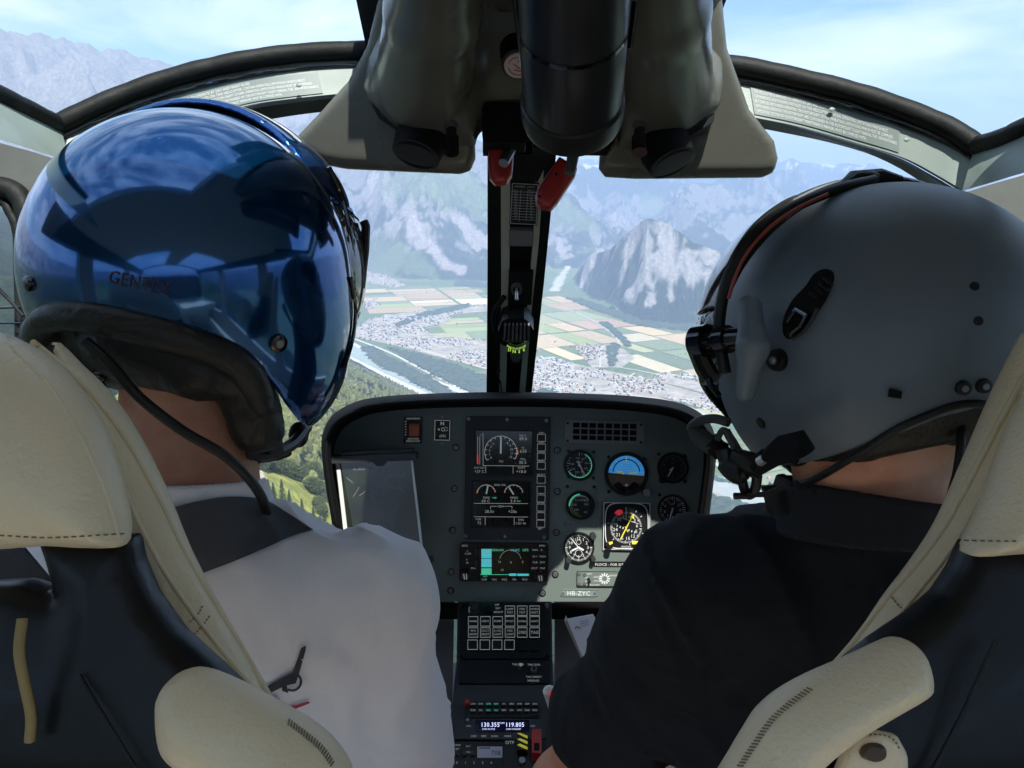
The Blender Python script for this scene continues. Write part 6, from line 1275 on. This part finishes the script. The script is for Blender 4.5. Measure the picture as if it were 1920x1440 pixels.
# --- pilot with the grey helmet
RB0 = dict(neck=P(1640, 925, .735), headc=P(1655, 680, .735), sh_in=P(1303, 1115, .745), sh_out=P(1960, 1115, .745), el_in=P(1062, 1475, .90), hand_in=np.array([.16, -.50, 1.16]), el_out=P(2050, 1500, .88), hand_out=np.array([.42, -.50, 1.10]), hip=np.array([.33, -.66, .86]), sx=-1)
person2 = thing('person', 'person in matt grey helmet and black collared shirt, seen from behind beside the console', 'person', tuple(W([P(1600, 1300, .8)])[0]))
body2, torso2, arms2, legs2, hips, knees, feet = person_parts(**RB0)
def b2(q): return smin(body2(q), s_cap(q, P(1610, 800, .70), P(1640, 940, .73), .062, .066), .02)
sdf('body', b2, (-.08, -1.20, .56), (.68, .22, 1.58), .0095, M['skin'], person2)
n2 = P(1640, 960, .735)
def shirt2(q):
    a = smin(torso2(q) - .009, sleeves(q, RB0, .062, .068, .70), .035); a = smin(a, s_cap(q, P(1420, 1080, .76), P(1560, 1000, .76), .045, .055), .05); a = smin(a, s_cap(q, P(1610, 980, .73), P(1640, 1060, .74), .078, .10), .03); a = a + wr(q, 21, .0095, 31)
    return np.maximum(np.maximum(a, q[:, 1] - P(0, 965, .735)[1]), -.72 - q[:, 1])
sdf('shirt', shirt2, (-.08, -.74, .56), (.68, -.05, 1.06), .0062, M['dshirt'], person2)
def collar2(q):
    a = s_cap(q, n2 + (-.01, -.05, .0), n2 + (.0, .025, -.01), .098, .088); b = s_cap(q, n2 + (-.01, -.09, .0), n2 + (.0, .09, -.01), .090, .078)
    top = (q[:, 1] - (P(0, 905, .68)[1] - .135 * (q[:, 0] - P(1500, 0, .7)[0]))); return smax(smax(smax(a, -b, .003), top, .004), (P(0, 995, .735)[1] - q[:, 1]), .003)
sdf('collar', collar2, (.16, -.20, .60), (.50, -.05, .88), .0036, M['collar'], person2)
trousers(person2, legs2, RB0['hip'], hips, knees, feet, (.02, -1.2, .66), (.64, -.45, 1.55), M['trouser'])
GC, GR = P(1657, 658, .735), .1515
def hole_g(q): return polyex([(1250, 1300), (1250, 925), (1420, 922), (1480, 910), (1530, 898), (1620, 842), (1732, 781), (1817, 757), (1874, 768), (1960, 815), (2040, 880), (2300, 900), (2300, 1300)], .62, .26, .015)(q)
def shell_g(q):
    a = s_ell(q, GC, (GR * .995, GR * .995, GR * 1.0)); r_ = s_cap(q, P(1405, 575, .645), P(1412, 650, .628), .010, .011); r_ = smin(r_, s_cap(q, P(1412, 650, .628), P(1398, 735, .640), .011, .008), .01)
    return smin(a, r_, .022)
helg = lambda q: smax(shell_g(q), -hole_g(q), .004)
hg = sdf('helmet', helg, GC - .17, GC + .17, .0032, M['grey'], person2, label='matt dark grey flight helmet')
def liner_g(q):
    a = s_ell(q, GC, (GR * .945,) * 3); a = smax(a, -polyex([(1200, 1300), (1200, 1000), (1480, 915), (1560, 905), (1640, 885), (1720, 850), (1780, 835), (1870, 842), (1960, 880), (2300, 960), (2300, 1300)], .62, .26, .015)(q), .01); return a - .0018 * fbm(q[:, 0] * 50, q[:, 1] * 50, 2, 2, z=q[:, 2] * 50)
sdf('padding', liner_g, GC - .17, GC + .17, .0046, M['leather'], hg)
ed = cast(shell_g, [(1468, 912), (1500, 908), (1530, 898), (1575, 872), (1620, 844), (1676, 808), (1732, 782), (1780, 764), (1820, 757), (1860, 762), (1900, 780), (1960, 820)]) * .998
g = G(); g.tube(smooth_pts(ed, 6), .0032, 8); g.obj('edge_trim', M['black'], hg, sharp=80)
BC, BR = P(1614, 645, .79), .1615
vh = lambda q: np.maximum(np.linalg.norm(q - BC, axis=1) - BR, -(np.linalg.norm(q - BC, axis=1) - BR + .007))
cutg = lambda q: (P(0, 590, .79)[1] - q[:, 1]) + .20 * (q[:, 0] - P(1300, 0, .79)[0])
fr_g = lambda q: BC[2] - .05 - q[:, 2] + .25 * (q[:, 0] - BC[0])
sdf('visor_housing', lambda q: smax(smax(vh(q), cutg(q), .002), fr_g(q), .003), BC - .19, BC + .19, .0036, M['gloss'], hg)
low_g = lambda q: (P(0, 742, .79)[1] - q[:, 1]) - .9 * (q[:, 0] - P(1350, 0, .79)[0])
sdf('visor', lambda q: smax(smax(smax(vh(q) + .0015, -cutg(q), .002), fr_g(q), .003), low_g(q), .003), BC - .19, BC + .19, .0036, M['smoke'], hg)
g = G(); g.tube(smooth_pts(PL([(1366, 560, .655), (1378, 520, .650), (1402, 472, .648), (1446, 424, .652), (1500, 388, .662), (1552, 364, .672)]), 8), .0015, 8); g.obj('orange_cord', mat('orange red cord', (.26, .035, .02), .5), hg, sharp=80)
g = G(); g.tube(smooth_pts(PL([(1360, 700, .67), (1348, 620, .675), (1362, 530, .675), (1400, 455, .675), (1470, 398, .685), (1560, 358, .70), (1640, 338, .72)]), 8), .0052, 10); g.obj('visor_track', M['black'], hg, sharp=80)
g = G(); g.ball(P(1622, 333, .735), (.014, .006, .012), 8); g.tube([P(1575, 352, .72), P(1600, 336, .73), P(1650, 330, .735), P(1690, 338, .735)], [.004, .008, .007, .004], 10); g.obj('strap_keeper', M['black'], hg)
# side knob of the visor
g = G(); a_, b_ = P(1395, 632, .655), P(1296, 645, .70); dd = b_ - a_; g.tube([a_ + dd * t for t in (0, .25, .27, .45, .47, .62, .64, .88, .90, 1.0)], [.008, .009, .012, .012, .0085, .0085, .0155, .0155, .0085, .0075], 20); g.obj('visor_knob', M['gloss'], hg, sharp=30)
g = G(); g.tube(PL([(1310, 660, .69), (1322, 690, .685), (1335, 712, .68)]), .009, 10); g.tube(smooth_pts(PL([(1312, 678, .70), (1325, 710, .70), (1348, 742, .69)]), 5), .003, 8); g.obj('visor_arm', M['gloss'], hg)
for u, v, r in ((1427, 793, .0050), (1827, 537, .0034), (1834, 602, .0034), (1805, 727, .0058), (1843, 723, .0058), (1920, 716, .0056)): stud(shell_g, u, v, r, hg, 'black', .004 if r > .005 else .0012, r > .005)
p, nrm = stud(shell_g, 1459, 675, .0095, hg, 'black', .006, False); g = G(); g.ball(p + nrm * .006, .0036, 8); g.obj('knob_tip', M['screw'], hg)
p = cast(shell_g, [(1667, 728), (1692, 734), (1690, 748), (1664, 744)]); g = G(); g.hexa(list(p * .993) + list(p * 1.006)); g.obj('tab', M['matte'], hg)
# recessed clip
clip = [(1466, 612), (1470, 590), (1486, 560), (1510, 535), (1526, 512), (1545, 502), (1562, 506), (1566, 520), (1558, 545), (1548, 566), (1530, 590), (1512, 612), (1494, 632), (1478, 638), (1468, 630)]
cpt = np.array(smooth_pts([np.array(x, float) for x in clip], 3, True))
def patch(f, pts, off, name, m, par):
    c = pts.mean(0); n = len(pts); rings = [pts, c + (pts - c) * .86, c + (pts - c) * .45]; g = G(); V = np.concatenate([cast(f, r_) * (1 - o_ / .6) for r_, o_ in zip(rings, (-.001, off, off * 1.1))] + [cast(f, [c]) * (1 - off * 1.1 / .6)]); F = []
    for j in (0, 1): F += [(j * n + i, j * n + (i + 1) % n, (j + 1) * n + (i + 1) % n, (j + 1) * n + i) for i in range(n)]
    F += [(2 * n + i, 2 * n + (i + 1) % n, 3 * n) for i in range(n)]; g.add(V, F); return g.obj(name, m, par, sharp=60)
cl = patch(shell_g, cpt, .0035, 'side_clip', M['matte'], hg)
for t in (0, 1, 2, 3):
    g = G(); a_ = cast(shell_g, [(1518 + 9 * t, 548 - 9 * t), (1536 + 8 * t, 562 - 9 * t)]) * .990; g.tube(list(a_), .0018, 6); g.obj('rib', M['black'], cl)
g = G(); g.tube(list(cast(shell_g, [(1476, 604), (1492, 582), (1512, 592), (1500, 612), (1480, 628)]) * .991), .0026, 8); g.obj('buckle', M['gloss'], cl)
g = G(); g.tube(smooth_pts(list(cast(shell_g, [(1486, 636), (1506, 622), (1522, 600), (1532, 578)]) * .992), 4), .0014, 6); g.obj('wire', M['bezel'], cl)
# microphone boom
mb = G(); mb.tube(smooth_pts(PL([(1366, 792, .66), (1340, 785, .67), (1315, 788, .68), (1298, 798, .69), (1296, 808, .69)]), 6), .0040, 12); bm_ = mb.obj('microphone_boom', M['bezel'], hg, sharp=80)
g = G(); g.tube(PL([(1296, 806, .69), (1316, 822, .685), (1336, 838, .68)]), [.0045, .0085, .0078], 14); g.obj('microphone', M['bezel'], hg, sharp=40)
g = G(); g.tube(PL([(1330, 826, .68), (1347, 842, .68), (1354, 850, .68)]), .0082, 12); g.tube(PL([(1334, 822, .68), (1364, 836, .67)]), .0022, 8); g.obj('microphone_foam', M['matte'], hg)
g = G(); g.tube(smooth_pts(PL([(1345, 824, .67), (1356, 806, .665), (1372, 822, .66), (1386, 845, .655), (1402, 862, .65)]), 5), .0028, 8); g.tube(PL([(1362, 808, .664), (1380, 842, .655)]), .0036, 8); g.obj('boom_arm', M['bezel'], hg, sharp=80)
g = G(); g.tube(smooth_pts(PL([(1358, 842, .67), (1366, 868, .668), (1384, 884, .66), (1402, 886, .655)]), 5), [.0075] * 5 + [.0105] * 8 + [.006] * 3, 12); g.tube(PL([(1376, 852, .66), (1404, 866, .65), (1432, 884, .645)]), [.006, .009, .007], 10); g.tube(smooth_pts(PL([(1388, 884, .66), (1396, 918, .665), (1406, 928, .665), (1416, 916, .66), (1420, 890, .655)]), 5), .0042, 8); g.tube(smooth_pts(PL([(1402, 884, .655), (1410, 892, .65), (1418, 888, .65)]), 4), .002, 6); g.obj('boom_joint', M['black'], hg, sharp=60)
g = G(); g.tube(PL([(1418, 880, .635), (1448, 856, .622), (1470, 842, .612), (1500, 838, .605), (1508, 850, .605)]), [.006, .0085, .011, .0135, .009], 14); g.tube(PL([(1422, 868, .632), (1438, 857, .625)]), .0075, 10); g.obj('boom_mount', M['matte'], hg)
g = G(); g.tube(PL([(1424, 866, .624), (1434, 859, .619)]), .0040, 8); g.obj('adjuster', M['metal'], hg)
g = G(); g.slab(PL([(1376, 926, .66), (1400, 925, .66), (1440, 922, .655), (1470, 908, .65)]), PL([(1380, 934, .66), (1402, 933, .66), (1446, 932, .655), (1474, 914, .65)]), (0, 0, .003)); g.tube([P(1376, 930, .66), P(1400, 930, .66)], .0028, 8); g.slab(PL([(1430, 912, .67), (1440, 950, .67), (1446, 966, .67)]), PL([(1470, 908, .67), (1480, 950, .67), (1476, 966, .67)]), (0, 0, .006)); g.prism(Fr(0, .672, 900, .672), [(1455, 925), (1482, 920), (1486, 948), (1476, 968), (1458, 955)], .002, -.008); g.obj('chin_strap', M['black'], hg)
g = G(); g.tube(smooth_pts(PL([(1802, 776, .615), (1803, 820, .605), (1796, 880, .60), (1784, 930, .60), (1776, 990, .62)]), 8), .0034, 10); g.obj('headset_cable', M['black'], person2, sharp=80)
g = G(); g.tube(smooth_pts(PL([(1806, 776, .612), (1808, 812, .604), (1803, 860, .598)]), 6), .0010, 6); g.obj('cable_highlight', M['bezel'], person2, sharp=80)  # thin paler strand stands in for the glint along the cable

# ------------------------------------------------------------------ seats
def seat(label, hr_pts, side_pts, shell_pts, bol_pts, pipes, loc, sgn):
    s = thing('pilot_seat', label, 'seat', loc, 'cream leather pilot seats')
    def piece(name, pts, d, hw, r, h, m, gx=0, gy=0, puff=0, par=s):
        pts = pts if name == 'shell' else [tuple(x) for x in smooth_pts([np.array(x, float) for x in pts], 3, True)]; f = polyex(pts, d, hw, r, gx, gy, puff, hw * .18 + puff * .2); lo, hi = bbox(*[(u, v, d) for u, v in pts], pad=.02); w_ = hw * 1.6 + puff * 1.5 + .02 + abs(gx) * (hi[0] - lo[0]) + abs(gy) * (hi[1] - lo[1]); lo[2] = d - w_; hi[2] = d + w_
        return sdf(name, f, lo, hi, h, m, par), f
    hr, fh = piece('headrest', hr_pts, .455, .026, .024, .0042, M['cream'], -.25 * sgn, .1, .012)
    sd, fs = piece('side_bolster', side_pts, .525, .020, .018, .0036, M['cream'], 0, .15, .006)
    sh, fsh = piece('shell', shell_pts, .450, .016, .012, .0042, M['shell'], -.10 * sgn, .12, .010)
    bo, fb = piece('armrest', bol_pts, .395, .024, .022, .0034, M['cream'], 0, .1, .004)
    return s, (hr, fh), (sd, fs), (sh, fsh), (bo, fb)
def ropeon(f, uv, r, name, m, par, off=0, n=8, every=None):
    p = cast(f, [np.array(x) for x in smooth_pts([np.array(x, float) for x in uv], 7)], .30, .75); g = G(); p = p * (1 - off / p[:, 2:3]); g.tube(list(p), r, n); return g.obj(name, m, par, sharp=80)
def stitch(f, uv, par, step=13, ln=.5, r=.00045, zig=0):
    q = np.array(smooth_pts([np.array(x, float) for x in uv], 20)); L_ = np.concatenate([[0], np.cumsum(np.hypot(*np.diff(q, axis=0).T))]); g = G(); k = 0
    while k * step < L_[-1] - step:
        a, b = k * step, k * step + step * ln; pa = [np.interp(a, L_, q[:, i]) for i in (0, 1)]; pb = [np.interp(b, L_, q[:, i]) for i in (0, 1)]
        if zig: d = np.array(pb) - pa; d /= np.linalg.norm(d); nn_ = np.array([-d[1], d[0]]); pa = pa - nn_ * zig; pb = pb + nn_ * zig
        c = cast(f, [pa, pb], .30, .75) * .9985; g.tube(list(c), r, 6); k += 1
    return g.obj('stitching', M['creamd'], par, sharp=80)
s1, hrp, sdp, shp, bop = seat('cream leather pilot seat with black shell, behind the blue helmet',
 [(-260, 600), (-80, 612), (0, 636), (60, 668), (120, 716), (180, 790), (222, 880), (246, 950), (254, 1000), (246, 1016), (100, 1020), (-260, 1012)],
 [(60, 640), (110, 680), (170, 735), (235, 820), (295, 925), (350, 1040), (430, 1175), (490, 1280), (522, 1338), (500, 1340), (440, 1300), (380, 1240), (320, 1170), (270, 1080), (225, 960), (150, 800)],
 [(48, 1010), (236, 1010), (250, 1060), (285, 1125), (340, 1190), (420, 1250), (520, 1335), (590, 1392), (640, 1445), (660, 1560), (-260, 1560), (-260, 1120), (20, 1100), (92, 1118), (70, 1060)],
 [(290, 1330), (294, 1303), (312, 1280), (345, 1268), (385, 1275), (450, 1302), (520, 1338), (580, 1372), (625, 1410), (660, 1470), (650, 1580), (500, 1540), (400, 1470), (330, 1432), (300, 1395)], None, tuple(W([P(100, 1440, .45)])[0]), 1)
ropeon(sdp[1], [(62, 642), (112, 682), (172, 738), (236, 822), (296, 928), (350, 1040), (430, 1175), (490, 1280), (518, 1332)], .0023, 'piping', M['cream'], sdp[0])
ropeon(sdp[1], [(110, 730), (170, 800), (225, 900), (262, 985), (320, 1090), (400, 1200), (470, 1285)], .0016, 'piping', M['cream'], sdp[0])
ropeon(hrp[1], [(20, 650), (90, 720), (140, 800), (180, 880), (210, 960), (222, 1008)], .0012, 'piping', M['cream'], hrp[0], -.0004)
stitch(hrp[1], [(0, 1004), (100, 1008), (240, 1000)], hrp[0], 15); stitch(sdp[1], [(356, 1166), (372, 1150), (384, 1128)], sdp[0], 7); stitch(sdp[1], [(364, 1190), (382, 1170), (398, 1148)], sdp[0], 7)
stitch(bop[1], [(540, 1352), (575, 1378), (605, 1405), (628, 1440)], bop[0], 6, .75, .0004, 5)
g = G(); g.tube(smooth_pts(PL([(42, 1160, .425), (36, 1220, .42), (46, 1280, .42), (58, 1340, .42), (56, 1390, .42)]), 6), .0028, 8); g.obj('yellow_piping', mat('yellow piping', (.30, .22, .09), .6), s1, sharp=80)
g = G(); g.slab(PL([(-60, 990, .55), (20, 1000, .55), (95, 1090, .55)]), PL([(-60, 1120, .55), (-10, 1120, .55), (70, 1130, .55)]), (0, 0, .003)); tag(g.obj('shoulder_strap', M['strap']), 'grey blue harness strap at the far edge below the cream headrest', 'harness strap')
g = G(); g.tube(PL([(150, 1265, .428), (200, 1350, .42), (262, 1450, .415)]), .0008, 8); g.obj('shell_rib', M['shell'], shp[0])
s2, hrp, sdp, shp, bop = seat('cream leather pilot seat with snap tab, behind the grey helmet',
 [(2240, 560), (2060, 640), (1960, 740), (1905, 830), (1868, 905), (1830, 970), (1797, 1018), (1803, 1034), (1920, 1034), (2240, 1040)],
 [(1990, 600), (1930, 690), (1880, 780), (1826, 885), (1772, 985), (1716, 1060), (1660, 1125), (1600, 1205), (1545, 1268), (1528, 1290), (1560, 1290), (1620, 1245), (1700, 1170), (1770, 1080), (1830, 985), (1900, 850)],
 [(1840, 1024), (1812, 1075), (1775, 1120), (1720, 1160), (1640, 1205), (1530, 1282), (1470, 1330), (1380, 1420), (1330, 1560), (2240, 1560), (2240, 1024)],
 [(1330, 1500), (1372, 1430), (1410, 1372), (1430, 1345), (1470, 1312), (1530, 1280), (1610, 1247), (1680, 1216), (1705, 1210), (1730, 1218), (1746, 1245), (1750, 1285), (1735, 1308), (1670, 1344), (1600, 1385), (1520, 1450), (1450, 1560), (1330, 1560)], None, tuple(W([P(1850, 1440, .45)])[0]), -1)
ropeon(sdp[1], [(1985, 606), (1928, 694), (1880, 782), (1826, 886), (1772, 986), (1716, 1062), (1660, 1127), (1600, 1206), (1545, 1268)], .0023, 'piping', M['cream'], sdp[0])
ropeon(sdp[1], [(1940, 760), (1890, 840), (1840, 930), (1790, 1020), (1730, 1100), (1670, 1170), (1600, 1240)], .0014, 'piping', M['cream'], sdp[0])
stitch(hrp[1], [(1808, 1013), (1860, 1014), (1920, 1015)], hrp[0], 15); stitch(sdp[1], [(1672, 1120), (1690, 1140), (1715, 1150)], sdp[0], 8)
stitch(bop[1], [(1520, 1290), (1480, 1320), (1445, 1352), (1415, 1395), (1385, 1440)], bop[0], 7, .75, .0004, 5)
f = polyex([(1545, 1500), (1580, 1410), (1605, 1378), (1640, 1370), (1680, 1378), (1698, 1410), (1700, 1500)], .405, .006, .005); lo, hi = bbox((1545, 1500, .405), (1700, 1370, .405)); lo[2], hi[2] = .385, .425
tabo = sdf('snap_tab', f, lo, hi, .0022, M['cream'], s2); stitch(f, [(1592, 1400), (1615, 1382), (1645, 1377), (1675, 1386), (1690, 1412)], tabo, 9)
g = G(); SF = Fr(0, .398, 900, .398); g.cyl(SF, 1637, 1410, 26, 0, .003, 28, 20, .68); g.obj('snap_button', mat('snap brown', (.10, .08, .07), .3, metal=.6), tabo, sharp=60)
g = G(); g.tube(PL([(1868, 1200, .428), (1810, 1330, .42), (1720, 1500, .415)]), .0014, 8); g.obj('shell_rib', M['shell'], shp[0])
